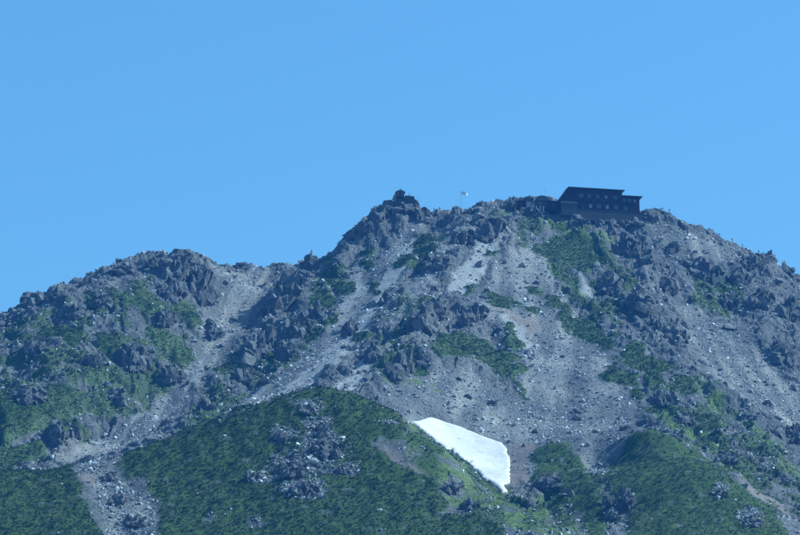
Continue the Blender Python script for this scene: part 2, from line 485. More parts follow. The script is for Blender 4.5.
for k in range(len(PATCH)):
    mk = (patchid == k).astype(float)
    if mk.any():
        mk = (patchid == k) & (blur(mk, 4) >= 0.42)
        # keep the biggest connected piece: a patch is one growth
        jj, ii = np.nonzero(mk)
        patchid[patchid == k] = -1
        if len(jj) == 0:
            continue
        sub = np.pad(mk[jj.min():jj.max() + 1, ii.min():ii.max() + 1], 1)
        left, bestc = sub.copy(), np.zeros_like(sub)
        while left.sum() > bestc.sum():
            comp = np.zeros_like(sub)
            sj, s_i = np.nonzero(left)
            comp[sj[0], s_i[0]] = True
            last = 0
            while comp.sum() != last:
                last = comp.sum()
                d = comp.copy()
                d[1:] |= comp[:-1]
                d[:-1] |= comp[1:]
                d[:, 1:] |= comp[:, :-1]
                d[:, :-1] |= comp[:, 1:]
                comp = d & left
            left &= ~comp
            if comp.sum() > bestc.sum():
                bestc = comp
        patchid[jj.min():jj.max() + 1, ii.min():ii.max() + 1][bestc[1:-1, 1:-1]] = k
pv = (patchid >= 0)
soil = np.zeros(GX.shape)
for poly in SOIL:
    soil[inpoly(PXw, PYw, poly) & infr] = 1
scree = np.zeros(GX.shape)
for poly in SCREE:
    scree[inpoly(PXw, PYw, poly) & infr] = 1
kf = np.interp(GX, [-60, 40, 130], [0.21, 0.06, -0.10])
X0 = GX + kf * (1500 - GY)
streak = np.clip(0.5 + 0.9 * fbm(X0, GY * 0.06, 5.5, 3, 140) + 0.35 * fbm(X0, GY * 0.10, 16, 2, 141), 0, 1)
pale = np.zeros(GX.shape)
for k, poly in enumerate(PALE):
    pale[inpoly(PXw, PYw, poly) & infr & (GY > 1127)] = 0.5 if k < 2 else 1.0
scree = np.maximum(scree, pale)
sparse = np.zeros(GX.shape)
for poly in SPARSE:
    sparse[inpoly(PXw, PYw, poly) & infr] = 1
sparse = sparse * (fbm(GX, GY * 0.6, 11, 4, 120) > -0.08) * (1 - scree)
snow_m = np.zeros(GX.shape)
snow_m[inpoly(PX, PY, zp(*Z7, [(60, 80), (200, 70), (480, 160), (510, 380), (440, 400), (60, 160)])) & infr & (GY > 1127)] = 1


vegall = np.maximum(veg, pv * 1.0)
smooth_m = blur(np.maximum(np.maximum(scree, vegall), np.maximum(soil, snow_m)), 10)
rock_m = np.clip(1 - smooth_m, 0, 1) * (0.25 + 0.75 * sstep(1035, 1070, GY)) * infr
fade = (1 - sstep(186, 235, np.abs(GX))) * sstep(990, 1035, GY) * (1 - sstep(1540, 1600, GY))
nearf = 1 - 0.65 * (GY < 1130)
# blocky relief: ridged noise sheared down the fall line
wpx, wpy = GX + 5 * fbm(GX, GY, 30, 2, 44), GY + 5 * fbm(GX, GY, 30, 2, 45)
ribs = fbm(wpx + 0.25 * wpy, wpy * 0.38, 19, 3, 2, True) - 0.45
rel = 1.2 * fbm(GX, GY * 0.55, 26, 2, 1) + rock_m * nearf * (
    3.0 * ribs + 1.7 * facets(wpx, wpy * 0.75, 6.5, 8) + 1.1 * facets(wpx, GY * 0.8, 3.0, 9) + 0.55 * facets(GX, GY * 0.9, 1.5, 10))
rel += (1 - rock_m) * 0.35 * fbm(GX, GY, 7, 3, 3)
rel += np.clip(1 - rock_m, 0, 1) * 0.10 * fbm(GX, GY, 1.6, 2, 4)
canopy = 0.55 * fbm(GX, GY, 4.5, 3, 21) + 0.22 * np.clip(1.0 - worley(GX, GY, 2.6, 26), 0, 1) + 0.35 * fbm(GX, GY, 12, 2, 22)
vsoft = blur(vegall, 2)
rel += vsoft * (0.45 + canopy)
rel += blur(hill_rock, 2) * (0.6 + 0.7 * (0.6 - worley(GX, GY, 2.6, 31)))
rel -= 0.5 * blur(snow_m, 8)
HZ = H0 + rel * fade


def ground(x, y):
    return bil(gx, gy, HZ, np.asarray(x, float), np.asarray(y, float))


ELEV = np.where((GY > 1150) & (GY < 1540), HZ / GY, -1)
RIDGE_Y = gy[np.argmax(ELEV, axis=0)]


def ridge_dist(x, y):
    return np.abs(y - np.interp(x, gx, RIDGE_Y))


def gridval(Z, x, y):
    i = np.clip(np.searchsorted(gx, x) - 1, 0, len(gx) - 2)
    j = np.clip(np.searchsorted(gy, y) - 1, 0, len(gy) - 2)
    return Z[j, i]


YM = np.arange(1030, 1545, 0.6)


def hit(px, py):
    """first point of the terrain along the photo ray; on a miss, the skyline point of that column"""
    x, y, z = unproject(px, py, YM)
    g = ground(x, y) - z
    k = np.argmax(g >= 0)
    if g[k] < 0:
        k = int(np.argmax(g))
    return np.array([x[k], y[k], z[k] + g[k]])


# ------------------------------------------------------------------ materials
def mat(name, rough=0.9):
    m = bpy.data.materials.new(name)
    m.use_nodes = True
    b = m.node_tree.nodes['Principled BSDF']
    b.inputs['Roughness'].default_value = rough
    b.inputs['Specular IOR Level'].default_value = 0.25
    return m, m.node_tree, b


def N_(t, kind, **kw):
    n = t.nodes.new(kind)
    for k, v in kw.items():
        setattr(n, k, v)
    return n


def noise(t, vec, scale, detail=4, rough=0.6):
    n = N_(t, 'ShaderNodeTexNoise')
    n.inputs['Scale'].default_value = scale
    n.inputs['Detail'].default_value = detail
    n.inputs['Roughness'].default_value = rough
    t.links.new(vec, n.inputs['Vector'])
    return n.outputs['Fac']


def ramp(t, fac, stops):
    n = N_(t, 'ShaderNodeValToRGB')
    e = n.color_ramp.elements
    e[0].position, e[0].color = stops[0][0], (*stops[0][1], 1)
    e[1].position, e[1].color = stops[-1][0], (*stops[-1][1], 1)
    for p, c in stops[1:-1]:
        q = e.new(p)
        q.color = (*c, 1)
    t.links.new(fac, n.inputs[0])
    return n.outputs[0]


def mixc(t, fac, a, b, mode='MIX'):
    n = N_(t, 'ShaderNodeMix', data_type='RGBA', blend_type=mode)
    if isinstance(fac, float):
        n.inputs[0].default_value = fac
    else:
        t.links.new(fac, n.inputs[0])
    for s, v in ((6, a), (7, b)):
        if isinstance(v, tuple):
            n.inputs[s].default_value = (*v, 1)
        else:
            t.links.new(v, n.inputs[s])
    return n.outputs[2]


def math_(t, op, a, b, c=None):
    n = N_(t, 'ShaderNodeMath', operation=op)
    for s, v in enumerate((a, b, c)):
        if v is None:
            continue
        if isinstance(v, (int, float)):
            n.inputs[s].default_value = v
        else:
            t.links.new(v, n.inputs[s])
    return n.outputs[0]


def bump(t, b, h, strength, dist):
    n = N_(t, 'ShaderNodeBump')
    n.inputs['Strength'].default_value = strength
    n.inputs['Distance'].default_value = dist
    t.links.new(h, n.inputs['Height'])
    t.links.new(n.outputs[0], b.inputs['Normal'])


def position(t):
    return N_(t, 'ShaderNodeNewGeometry').outputs['Position']


def attr(t, name):
    return N_(t, 'ShaderNodeAttribute', attribute_name=name)


# terrain
m_ground, t, b = mat('mountain_ground', 0.95)
pos = position(t)
rockc = ramp(t, noise(t, pos, 0.55, 6, 0.75), [(0.32, (0.028, 0.029, 0.03)), (0.47, (0.065, 0.066, 0.066)), (0.60, (0.125, 0.123, 0.12)), (0.76, (0.30, 0.29, 0.28))])
screec = ramp(t, noise(t, pos, 1.5, 6, 0.85), [(0.36, (0.05, 0.05, 0.05)), (0.46, (0.135, 0.132, 0.127)), (0.58, (0.24, 0.234, 0.222)), (0.70, (0.46, 0.45, 0.43))])
tintc = ramp(t, noise(t, pos, 0.045, 4, 0.6), [(0.35, (0.62, 0.64, 0.67)), (0.55, (0.95, 0.94, 0.92)), (0.70, (1.2, 1.12, 1.04))])
screec = mixc(t, 1.0, screec, tintc, 'MULTIPLY')
screec = mixc(t, 1.0, screec, ramp(t, attr(t, 'streak').outputs['Fac'], [(0.15, (0.72, 0.73, 0.76)), (0.5, (1.05, 1.03, 1.0)), (0.85, (1.55, 1.48, 1.40))]), 'MULTIPLY')
palec = ramp(t, noise(t, pos, 1.3, 6, 0.8), [(0.34, (0.17, 0.158, 0.148)), (0.48, (0.32, 0.30, 0.28)), (0.58, (0.41, 0.385, 0.36)), (0.72, (0.54, 0.51, 0.48))])
col = mixc(t, attr(t, 'scree').outputs['Fac'], rockc, screec)
pf = math_(t, 'ADD', attr(t, 'pale').outputs['Fac'], math_(t, 'MULTIPLY_ADD', noise(t, pos, 0.30, 6, 0.75), 1.5, -0.75))
pfac = ramp(t, pf, [(0.25, (0, 0, 0)), (0.85, (0.9, 0.9, 0.9))])
col = mixc(t, pfac, col, palec)
soilc = ramp(t, noise(t, pos, 0.8, 5, 0.7), [(0.3, (0.13, 0.105, 0.088)), (0.7, (0.27, 0.22, 0.185))])
col = mixc(t, attr(t, 'soil').outputs['Fac'], col, soilc)
grassc = ramp(t, noise(t, pos, 1.1, 4, 0.7), [(0.3, (0.06, 0.095, 0.014)), (0.55, (0.11, 0.155, 0.026)), (0.75, (0.20, 0.23, 0.05))])
gfac = math_(t, 'MULTIPLY', attr(t, 'grass').outputs['Fac'], math_(t, 'GREATER_THAN', noise(t, pos, 0.9, 5, 0.7), 0.42))
col = mixc(t, gfac, col, grassc)
vegc = ramp(t, noise(t, pos, 0.6, 4, 0.7), [(0.3, (0.03, 0.054, 0.010)), (0.7, (0.066, 0.10, 0.016))])
col = mixc(t, attr(t, 'veg').outputs['Fac'], col, vegc)
t.links.new(col, b.inputs['Base Color'])
bump(t, b, noise(t, pos, 1.6, 6, 0.75), 0.8, 0.5)

# rock of crags, boulders and stones: value per stone from a colour attribute
def rock_mat(name, gain):
    m, t, b = mat(name, 0.9)
    pos = position(t)
    c = ramp(t, noise(t, pos, 0.7, 6, 0.72), [(0.28, (0.072 * gain, 0.074 * gain, 0.076 * gain)), (0.5, (0.182 * gain, 0.183 * gain, 0.18 * gain)), (0.75, (0.38 * gain, 0.375 * gain, 0.36 * gain))])
    lich = math_(t, 'MULTIPLY', math_(t, 'GREATER_THAN', noise(t, pos, 0.35, 5, 0.7), 0.60), 0.45)
    c = mixc(t, lich, c, (0.10, 0.105, 0.07))
    vo = N_(t, 'ShaderNodeTexVoronoi', feature='DISTANCE_TO_EDGE')
    vo.inputs['Scale'].default_value = 0.55
    t.links.new(pos, vo.inputs['Vector'])
    crack = math_(t, 'MINIMUM', math_(t, 'MULTIPLY', vo.outputs['Distance'], 9.0), 1.0)
    c = mixc(t, 1.0, c, attr(t, 'tone').outputs['Color'], 'MULTIPLY')
    t.links.new(c, b.inputs['Base Color'])
    bump(t, b, math_(t, 'ADD', noise(t, pos, 1.3, 6, 0.75), math_(t, 'MULTIPLY', crack, 0.35)), 1.0, 0.45)
    return m


m_crag = rock_mat('crag_rock', 0.62)
m_stone = rock_mat('scree_stone', 1.8)


def leaf_mat(name, lo, hi):
    m, t, b = mat(name, 0.7)
    c = mixc(t, noise(t, position(t), 0.25, 3, 0.6), lo, hi)
    # needles scatter light: the shading follows the clump more than the single blade
    g = N_(t, 'ShaderNodeNewGeometry')
    nm = N_(t, 'ShaderNodeMix', data_type='VECTOR')
    nm.inputs[0].default_value = 0.9
    t.links.new(g.outputs['Normal'], nm.inputs[4])
    t.links.new(attr(t, 'clump_normal').outputs['Vector'], nm.inputs[5])
    t.links.new(nm.outputs[1], b.inputs['Normal'])
    c = mixc(t, 1.0, c, attr(t, 'tone').outputs['Color'], 'MULTIPLY')
    t.links.new(c, b.inputs['Base Color'])
    return m


m_pine = leaf_mat('dwarf_pine_needles', (0.036, 0.066, 0.011), (0.074, 0.112, 0.016))
m_grass = leaf_mat('alpine_grass_blades', (0.09, 0.14, 0.018), (0.18, 0.23, 0.04))

m_snow, t, b = mat('old_snow', 0.6)
pos = position(t)
t.links.new(ramp(t, noise(t, pos, 0.9, 5, 0.7), [(0.28, (0.40, 0.345, 0.30)), (0.40, (0.60, 0.53, 0.47)), (0.56, (0.70, 0.625, 0.56)), (0.72, (0.77, 0.69, 0.62))]), b.inputs['Base Color'])
bump(t, b, noise(t, pos, 0.9, 4, 0.6), 0.35, 0.3)


def plain(name, c, rough=0.8, var=0.35, scale=1.2, metal=0.0):
    m, t, b = mat(name, rough)
    lo = tuple(v * (1 - var) for v in c)
    hi = tuple(min(1, v * (1 + var)) for v in c)
    t.links.new(mixc(t, noise(t, position(t), scale, 4, 0.65), lo, hi), b.inputs['Base Color'])
    b.inputs['Metallic'].default_value = metal
    return m


m_board = plain('dark_stained_boards', (0.024, 0.010, 0.011), 0.75, 0.3, 0.8)
m_trim = plain('dark_trim', (0.05, 0.04, 0.045), 0.7, 0.2)
m_roof = plain('painted_metal_roof', (0.10, 0.085, 0.09), 0.45, 0.2)
m_glass = plain('window_glass', (0.10, 0.12, 0.14), 0.12, 0.1)
m_curtain = plain('white_curtain', (0.45, 0.45, 0.44), 0.8, 0.05)
m_masonry = plain('mortared_stone', (0.065, 0.063, 0.062), 0.9, 0.6, 2.2)
m_paleconc = plain('pale_concrete', (0.42, 0.42, 0.40), 0.85, 0.2)
m_flag = plain('white_cloth', (0.82, 0.82, 0.80), 0.8, 0.05)
m_steel = plain('galvanised_steel', (0.35, 0.36, 0.37), 0.45, 0.1, 1, 0.6)
m_wood = plain('weathered_wood', (0.16, 0.12, 0.09), 0.8, 0.3)
m_copper = plain('weathered_copper_roof', (0.11, 0.13, 0.12), 0.5, 0.3)
m_skin = plain('skin', (0.55, 0.36, 0.27), 0.6, 0.05)
m_hair = plain('dark_hair', (0.02, 0.018, 0.016), 0.6, 0.1)


# ------------------------------------------------------------------ object helpers
def link(name, me, parent=None):
    o = bpy.data.objects.new(name, me)
    COL.objects.link(o)
    if parent is not None:
        o.parent = parent
    return o


def tag(o, label, cat, group=None):
    o['label'] = label
    o['category'] = cat
    if group:
        o['group'] = group
    return o


def np_mesh(name, V, F, material, tone=None, smooth=False):
    """V (n,3) verts, F (m,k) faces of equal size"""
    V = np.ascontiguousarray(V, np.float32)
    F = np.ascontiguousarray(F, np.int32)
    me = bpy.data.meshes.new(name)
    me.vertices.add(len(V))
    me.vertices.foreach_set('co', V.ravel())
    k = F.shape[1]
    me.loops.add(F.size)
    me.loops.foreach_set('vertex_index', F.ravel())
    me.polygons.add(len(F))
    me.polygons.foreach_set('loop_start', np.arange(0, F.size, k, dtype=np.int32))
    me.polygons.foreach_set('use_smooth', np.full(len(F), bool(smooth)))
    if tone is not None:
        a = me.attributes.new('tone', 'FLOAT_COLOR', 'POINT')
        c = np.ones((len(V), 4), np.float32)
        c[:, :3] = tone
        a.data.foreach_set('color', c.ravel())
    if material is not None:
        me.materials.append(material)
    me.update(calc_edges=True)
    me.validate()
    return me


# ------------------------------------------------------------------ terrain mesh
ny, nx = GX.shape
V = np.stack([GX.ravel(), GY.ravel(), HZ.ravel()], 1)
idx = np.arange(nx * ny).reshape(ny, nx)
F = np.stack([idx[:-1, :-1].ravel(), idx[:-1, 1:].ravel(), idx[1:, 1:].ravel(), idx[1:, :-1].ravel()], 1)
me = np_mesh('terrain', V, F, m_ground, smooth=True)
rm = (rock_m[:-1, :-1] < 0.45).ravel()
me.polygons.foreach_set('use_smooth', rm)
for nm, a in (('veg', blur(np.maximum(vegall, 0.8 * sparse), 1)), ('pale', blur(pale, 5)), ('streak', streak), ('grass', blur(grass, 2)), ('soil', blur(soil, 5)), ('scree', blur(np.maximum(scree, 0.35 * infr) * (hill_rock < 0.1), 5))):
    at = me.attributes.new(nm, 'FLOAT', 'POINT')
    at.data.foreach_set('value', a.astype(np.float32).ravel())
terrain = link('terrain', me)
terrain['kind'] = 'structure'

# ------------------------------------------------------------------ snow
SX, SY = np.meshgrid(np.arange(-10, 60, 0.5), np.arange(1130, 1290, 0.6))
SH = ground(SX, SY)
spx, spy = project(SX, SY, blur(SH, 6) + 0.8)
sm = inpoly(spx + 2.0 * fbm(SX, SY, 9, 3, 80), spy + 1.6 * fbm(SX, SY, 9, 3, 81), SNOW).astype(float)
soft = blur(sm, 4)
SZ = blur(SH, 8) + np.where(sm > 0, 0.35 + 0.45 * np.clip((soft - 0.45) * 2, 0, 1), -0.5) + 0.10 * fbm(SX, SY, 5.0, 3, 82) - 0.05 * worley(SX, SY, 1.3, 83)
keep = sm.copy()
keep[1:-1, 1:-1] = np.maximum.reduce([sm[1:-1, 1:-1], sm[:-2, 1:-1], sm[2:, 1:-1], sm[1:-1, :-2], sm[1:-1, 2:]])
si = np.arange(SX.size).reshape(SX.shape)
q = (keep[:-1, :-1] * keep[:-1, 1:] * keep[1:, 1:] * keep[1:, :-1]) > 0
Fs = np.stack([si[:-1, :-1][q], si[:-1, 1:][q], si[1:, 1:][q], si[1:, :-1][q]], 1)
used = np.unique(Fs)
remap = np.full(SX.size, -1)
remap[used] = np.arange(len(used))
Vs = np.stack([SX.ravel(), SY.ravel(), SZ.ravel()], 1)[used]
snow = link('snow_patch', np_mesh('snow_patch', Vs, remap[Fs], m_snow, smooth=True))
tag(snow, 'white patch of old snow tapering down behind the green hill', 'snow patch')


# ------------------------------------------------------------------ angular rock archetypes
def hull_arch(npts, blocky, rnd):
    bm = bmesh.new()
    for i in range(npts):
        d = Vector((rnd.gauss(0, 1), rnd.gauss(0, 1), rnd.gauss(0, 1))).normalized()
        m = max(abs(d.x), abs(d.y), abs(d.z))
        v = d * ((1 - blocky) + blocky / m) * rnd.uniform(0.78, 1.05)
        bm.verts.new(v)
    r = bmesh.ops.convex_hull(bm, input=bm.verts)
    junk = [g for g in r['geom_interior'] if isinstance(g, bmesh.types.BMVert)]
    if junk:
        bmesh.ops.delete(bm, geom=junk, context='VERTS')
    loose = [v for v in bm.verts if not v.link_faces]
    if loose:
        bmesh.ops.delete(bm, geom=loose, context='VERTS')
    bmesh.ops.triangulate(bm, faces=bm.faces)
    bm.normal_update()
    bm.verts.index_update()
    V = np.array([v.co[:] for v in bm.verts])
    F = np.array([[v.index for v in f.verts] for f in bm.faces])
    bm.free()
    return V, F


rnd = random.Random(3)
BLOCK = [hull_arch(13, 0.85, rnd) for _ in range(24)]
PEBBLE = [hull_arch(9, 0.35, rnd) for _ in range(16)]


def rot_z_tilt(az, tx, ty):
    return (Matrix.Rotation(ty, 3, 'Y') @ Matrix.Rotation(tx, 3, 'X') @ Matrix.Rotation(az, 3, 'Z'))


def assemble(parts):
    """parts: list of (V,F,tone) -> joined arrays"""
    Vs, Fs, Ts, o = [], [], [], 0
    for V, F, t_ in parts:
        Vs.append(V)
        Fs.append(F + o)
        Ts.append(np.tile(t_, (len(V), 1)))
        o += len(V)
    return np.concatenate(Vs), np.concatenate(Fs), np.concatenate(Ts)


def tone_of(r, bright=0.0):
    v = r.choice((0.7, 0.85, 1.0, 1.0, 1.15, 1.3)) * r.uniform(0.85, 1.15) + bright
    return np.array([v * r.uniform(0.97, 1.06), v, v * r.uniform(0.94, 1.02)])


# ------------------------------------------------------------------ crags (each one thing)
# px, py, width px, height px, how far it stands out, label
CRAGS = [
    (33, 301, 24, 18, 1.3, 'dark rounded rock knob jutting from the low end of ridge'),
    (5, 322, 22, 12, 0.8, 'broken rock step at the lowest end of the ridge'),
    (52, 297, 12, 8, 0.8, 'small rock tooth beside the dark rounded ridge knob'),
    (87, 281, 11, 9, 1.0, 'lone small rock tooth midway up the shoulder ridge'),
    (121, 269, 24, 11, 0.9, 'low blocky rock crest on the ridge before the shoulder tower'),
    (152, 264, 14, 9, 0.8, 'small rock knob leaning on the foot of the shoulder tower'),
    (180, 265, 36, 28, 0.85, 'tall jagged rock tower crowning the shoulder ridge'),
    (203, 285, 26, 40, 0.9, 'steep cracked rock wall below the shoulder tower'),
    (175, 290, 22, 24, 0.7, 'broken buttress under the front of the shoulder tower'),
    (103, 300, 18, 18, 0.7, 'grey outcrop in the middle of the shoulder face'),
    (72, 312, 20, 16, 0.7, 'rough outcrop below the long ridge knobs'),
    (135, 357, 32, 30, 0.9, 'dark hunched outcrop above the edge of the dark scree'),
    (165, 318, 18, 20, 0.7, 'outcrop beside the pale pine strip of the shoulder'),
    (172, 375, 22, 20, 0.7, 'low outcrop bordering the floor of the dark scree gully'),
    (35, 345, 22, 20, 0.7, 'blocky outcrop on the shadowed lower shoulder'),
    (30, 395, 28, 18, 0.7, 'weathered outcrop high above the near hill crest'),
    (56, 432, 20, 24, 1.0, 'bigger of two paired rock domes above the near hill'),
    (78, 433, 16, 20, 0.9, 'smaller of two paired rock domes above the near hill'),
    (90, 362, 20, 18, 0.7, 'outcrop in the green middle of the shoulder'),
    (120, 395, 22, 18, 0.7, 'ledge outcrop over the bend of the dark scree'),
    (213, 330, 16, 20, 0.6, 'rock rib at the upper edge of the dark scree'),
    (309, 267, 22, 24, 1.7, 'tall twin rock spire beside the saddle'),
    (284, 292, 34, 42, 1.3, 'dark leaning rock spire below the twin spire'),
    (258, 345, 30, 38, 1.0, 'steep dark crag halfway down the spire rib'),
    (240, 378, 24, 28, 0.9, 'rock buttress at the lower end of the spire rib'),
    (300, 325, 24, 28, 0.8, 'cracked outcrop beneath the dark leaning spire'),
    (318, 310, 18, 22, 0.8, 'pillar outcrop above the pale scree chute'),
    (285, 352, 20, 20, 0.7, 'outcrop at the side of the pale scree chute'),
    (205, 408, 24, 18, 0.7, 'low rocks where the spire rib meets the near hill'),
    (335, 262, 14, 8, 0.7, 'low rocks on the skyline of the saddle'),
    (245, 264, 26, 6, 0.7, 'flat rubble crest along the saddle skyline'),
    (350, 238, 16, 22, 1.2, 'steep cliff step at the start of the summit ridge'),
    (364, 226, 18, 16, 1.0, 'second rock step of the summit ridge'),
    (380, 214, 18, 16, 1.0, 'rock step just below the summit shrine'),
    (400, 204, 32, 18, 1.15, 'summit crag that carries the shrine and its platform'),
    (424, 216, 18, 14, 0.9, 'dark slab crag beside the summit platform'),
    (436, 214, 10, 8, 0.9, 'small pointed rock at the notch below the summit'),
    (456, 214, 16, 18, 1.1, 'rock pinnacle at the foot of the flagpole'),
    (478, 214, 18, 9, 0.9, 'low broken rocks between flagpole and square crag'),
    (511, 203, 13, 15, 1.2, 'square crag standing on the ridge by the small hut'),
    (553, 208, 16, 11, 0.8, 'rough rocks heaped between the pillared hut and the lodge wall'),
    (538, 213, 12, 9, 0.7, 'pale blocks below the pillared hut'),
    (651, 219, 15, 9, 0.8, 'rocks piled against the end of the lodge terrace'),
    (585, 221, 16, 6, 0.5, 'low rocks at the foot of the lodge terrace'),
    (603, 223, 18, 7, 0.5, 'broken rocks under the middle of the lodge terrace'),
    (622, 224, 16, 7, 0.5, 'small crags under the far end of the lodge terrace'),
    (637, 224, 14, 7, 0.5, 'rocks under the annex corner of the lodge terrace'),
    (524, 211, 18, 9, 0.6, 'blocky rocks in front of the small equipment shed'),
    (492, 229, 28, 24, 1.0, 'dark slanted crag face under the ridge path'),
    (462, 240, 20, 20, 0.8, 'outcrop below the flagpole pinnacle'),
    (436, 262, 24, 18, 0.8, 'dark outcrop in the middle of the upper scree'),
    (420, 324, 46, 38, 1.0, 'long dark cliff on the central rib'),
    (473, 315, 26, 22, 1.0, 'grey blocky crag above the large dark pine patch'),
    (399, 368, 30, 32, 1.0, 'lower dark cliff of the central rib'),
    (370, 352, 20, 22, 0.8, 'outcrop on the lower flank of the central rib'),
    (385, 298, 20, 20, 0.7, 'outcrop beside the upper pale chute'),
    (350, 330, 16, 22, 0.7, 'narrow outcrop between two pale scree chutes'),
    (495, 332, 12, 8, 0.8, 'small blocks beside the upright pine patch'),
    (628, 247, 26, 24, 0.9, 'big split crag below the lodge foundation'),
    (645, 256, 14, 18, 0.8, 'slab crag at the edge of the big split crag'),
    (611, 286, 24, 26, 0.95, 'rounded dark crag above the sickle pine patch'),
    (637, 303, 32, 28, 1.0, 'broad overhanging crag in the middle of the right face'),
    (669, 288, 18, 22, 0.9, 'upright dark crag on the right face'),
    (674, 250, 12, 18, 0.9, 'dark cleft crag under the descending ridge'),
    (662, 322, 18, 18, 0.8, 'black crag under the upright dark one'),
    (677, 338, 22, 18, 0.9, 'leaning block crag above the long right scree'),
    (705, 270, 34, 28, 0.8, 'wide broken crag band above the hooked pine patch'),
    (738, 278, 22, 20, 0.8, 'broken outcrop beside the grass strip'),
    (752, 262, 22, 16, 0.9, 'dark crag on the descending ridge where hikers stand'),
    (768, 260, 20, 16, 1.1, 'dark notched crag on the lower descending ridge'),
    (785, 270, 18, 14, 1.1, 'lowest rock tooth of the descending ridge'),
    (760, 300, 26, 22, 0.8, 'rugged outcrop below the descending ridge end'),
    (790, 310, 24, 26, 0.8, 'rough crag at the far edge of the right face'),
    (786, 352, 26, 24, 0.9, 'black crag beside the long right scree'),
    (730, 300, 18, 16, 0.7, 'outcrop at the top of the long right scree'),
    (660, 400, 22, 16, 0.7, 'outcrop among pine clumps on the vegetated rib'),
    (685, 418, 20, 14, 0.7, 'dark outcrop halfway down the vegetated rib'),
    (728, 458, 22, 16, 0.7, 'flat outcrop low on the vegetated rib'),
    (795, 435, 16, 20, 0.8, 'dark crag at the foot of the long right scree'),
    (610, 508, 16, 24, 0.8, 'broken rock bank in the gully between the two pine mounds'),
    (548, 482, 26, 18, 0.7, 'rubble bank at the edge of the smaller pine mound'),
    (625, 500, 20, 22, 0.7, 'rocky edge under the bigger pine mound'),
    (309, 411, 15, 9, 1.0, 'topmost pale rock pile on the near pine hill'),
    (322, 432, 16, 12, 0.9, 'rock pile just below the topmost one on the hill'),
    (328, 450, 28, 16, 0.8, 'widest slabby outcrop on the near pine hill'),
    (281, 438, 14, 10, 0.8, 'side outcrop half sunk in pine on the near hill'),
    (290, 470, 26, 16, 0.8, 'long dark outcrop low on the near pine hill'),
    (305, 490, 26, 14, 0.8, 'lowest dark outcrop of the near hill rock band'),
    (255, 478, 16, 8, 0.8, 'small dark outcrop at the end of the hill rock band'),
    (342, 471, 14, 7, 0.8, 'small outcrop beside the pale round boulder of the hill'),
    (120, 500, 20, 12, 0.7, 'dark boulders in the stony gap between two pine carpets'),
    (135, 522, 22, 12, 0.7, 'lower rocks of the stony gap between two pine carpets'),
    (110, 478, 16, 8, 0.7, 'upper rocks of the stony gap between two pine carpets'),
    (452, 488, 16, 14, 0.7, 'outcrop on the grassy flank beside the snow'),
    (470, 505, 16, 10, 0.7, 'low rocks below the snow on the grassy flank'),
    (720, 494, 14, 10, 0.8, 'pale rock pile in the bigger pine mound'),
    (752, 522, 18, 12, 0.8, 'rubble outcrop at the lower edge of the bigger pine mound'),
]
crag_tris = 0
CRAG_POS = []
SLANT = {(420, 324): -0.95, (399, 368): -1.0, (284, 292): -0.8, (492, 229): -0.7, (258, 345): -0.8, (240, 378): -0.8, (309, 267): -0.3, (473, 315): -0.5, (637, 303): 0.3, (705, 270): 0.35}
for px, py, wd, ht, out, lab in CRAGS:
    r = random.Random(int(px * 31 + py))
    c = hit(px, py)
    sc = math.hypot(c[1], c[2]) / FPX
    parts, boxes = [], []
    az0 = r.uniform(-0.7, 0.7)
    tx0, ty0 = r.gauss(0, 0.12), r.gauss(0.16, 0.12)
    nblk = int(22 + wd * ht / 8)
    for k in range(nblk):
        a, q_ = r.uniform(0, 2 * math.pi), math.sqrt(r.random())
        if k == 0:
            q_ = 0
        ex, ey = q_ * math.cos(a), q_ * math.sin(a)
        sl = SLANT.get((px, py), 0)
        p = hit(px + ex * wd * 0.46, py + ht * 0.16 + ey * ht * (0.40 if sl == 0 else 0.24) + sl * ex * wd * 0.46)
        if abs(p[1] - c[1]) > ht * sc * 5 + 12:
            continue
        core = 1 - q_
        big = k < nblk * 0.3
        sz = (wd * sc) * (r.uniform(0.15, 0.25) if big else r.uniform(0.06, 0.12)) + 0.3
        sz = min(sz, ht * sc * 0.45 + 0.3)
        hh = (ht * sc) * (0.22 + 0.33 * core * out) * (r.uniform(0.7, 1.15) if big else r.uniform(0.3, 0.6)) + 0.4
        V0, F0 = BLOCK[r.randrange(len(BLOCK))]
        M = np.array(rot_z_tilt(az0 + r.gauss(0, 0.22) + r.choice((0, 1.571)), tx0 + r.gauss(0, 0.12), ty0 + r.gauss(0, 0.12)))
        Vb = (V0 * np.array([sz, sz * r.uniform(0.55, 1.0), hh])) @ M.T + (p - c) + np.array([0, 0, hh * r.uniform(-0.05, 0.35)])
        parts.append((Vb, F0, tone_of(r)))
        boxes.append((Vb.min(0) * 1.0, Vb.max(0)))
    # keep only the blocks that touch the main mass
    keepb, grew = {0}, True
    while grew:
        grew = False
        for i in range(len(parts)):
            if i in keepb:
                continue
            for j in keepb:
                lo = np.maximum(boxes[i][0], boxes[j][0])
                hi = np.minimum(boxes[i][1], boxes[j][1])
                need = 0.35 * np.minimum(boxes[i][1] - boxes[i][0], boxes[j][1] - boxes[j][0])
                if (hi - lo > need).all():
                    keepb.add(i)
                    grew = True
                    break
    V_, F_, T_ = assemble([parts[i] for i in sorted(keepb)])
    crag_tris += len(F_)
    o = link('rock_outcrop', np_mesh('rock_outcrop', V_, F_, m_crag, T_))
    o.location = c
    tag(o, lab, 'rock outcrop')
    CRAG_POS.append((c, lab))


def near_crag(x, y):
    """label of the outcrop that stands closest, for naming what lies beside it"""
    k = min(range(len(CRAG_POS)), key=lambda i: (CRAG_POS[i][0][0] - x) ** 2 + (0.6 * (CRAG_POS[i][0][1] - y)) ** 2)
    return CRAG_POS[k][1]


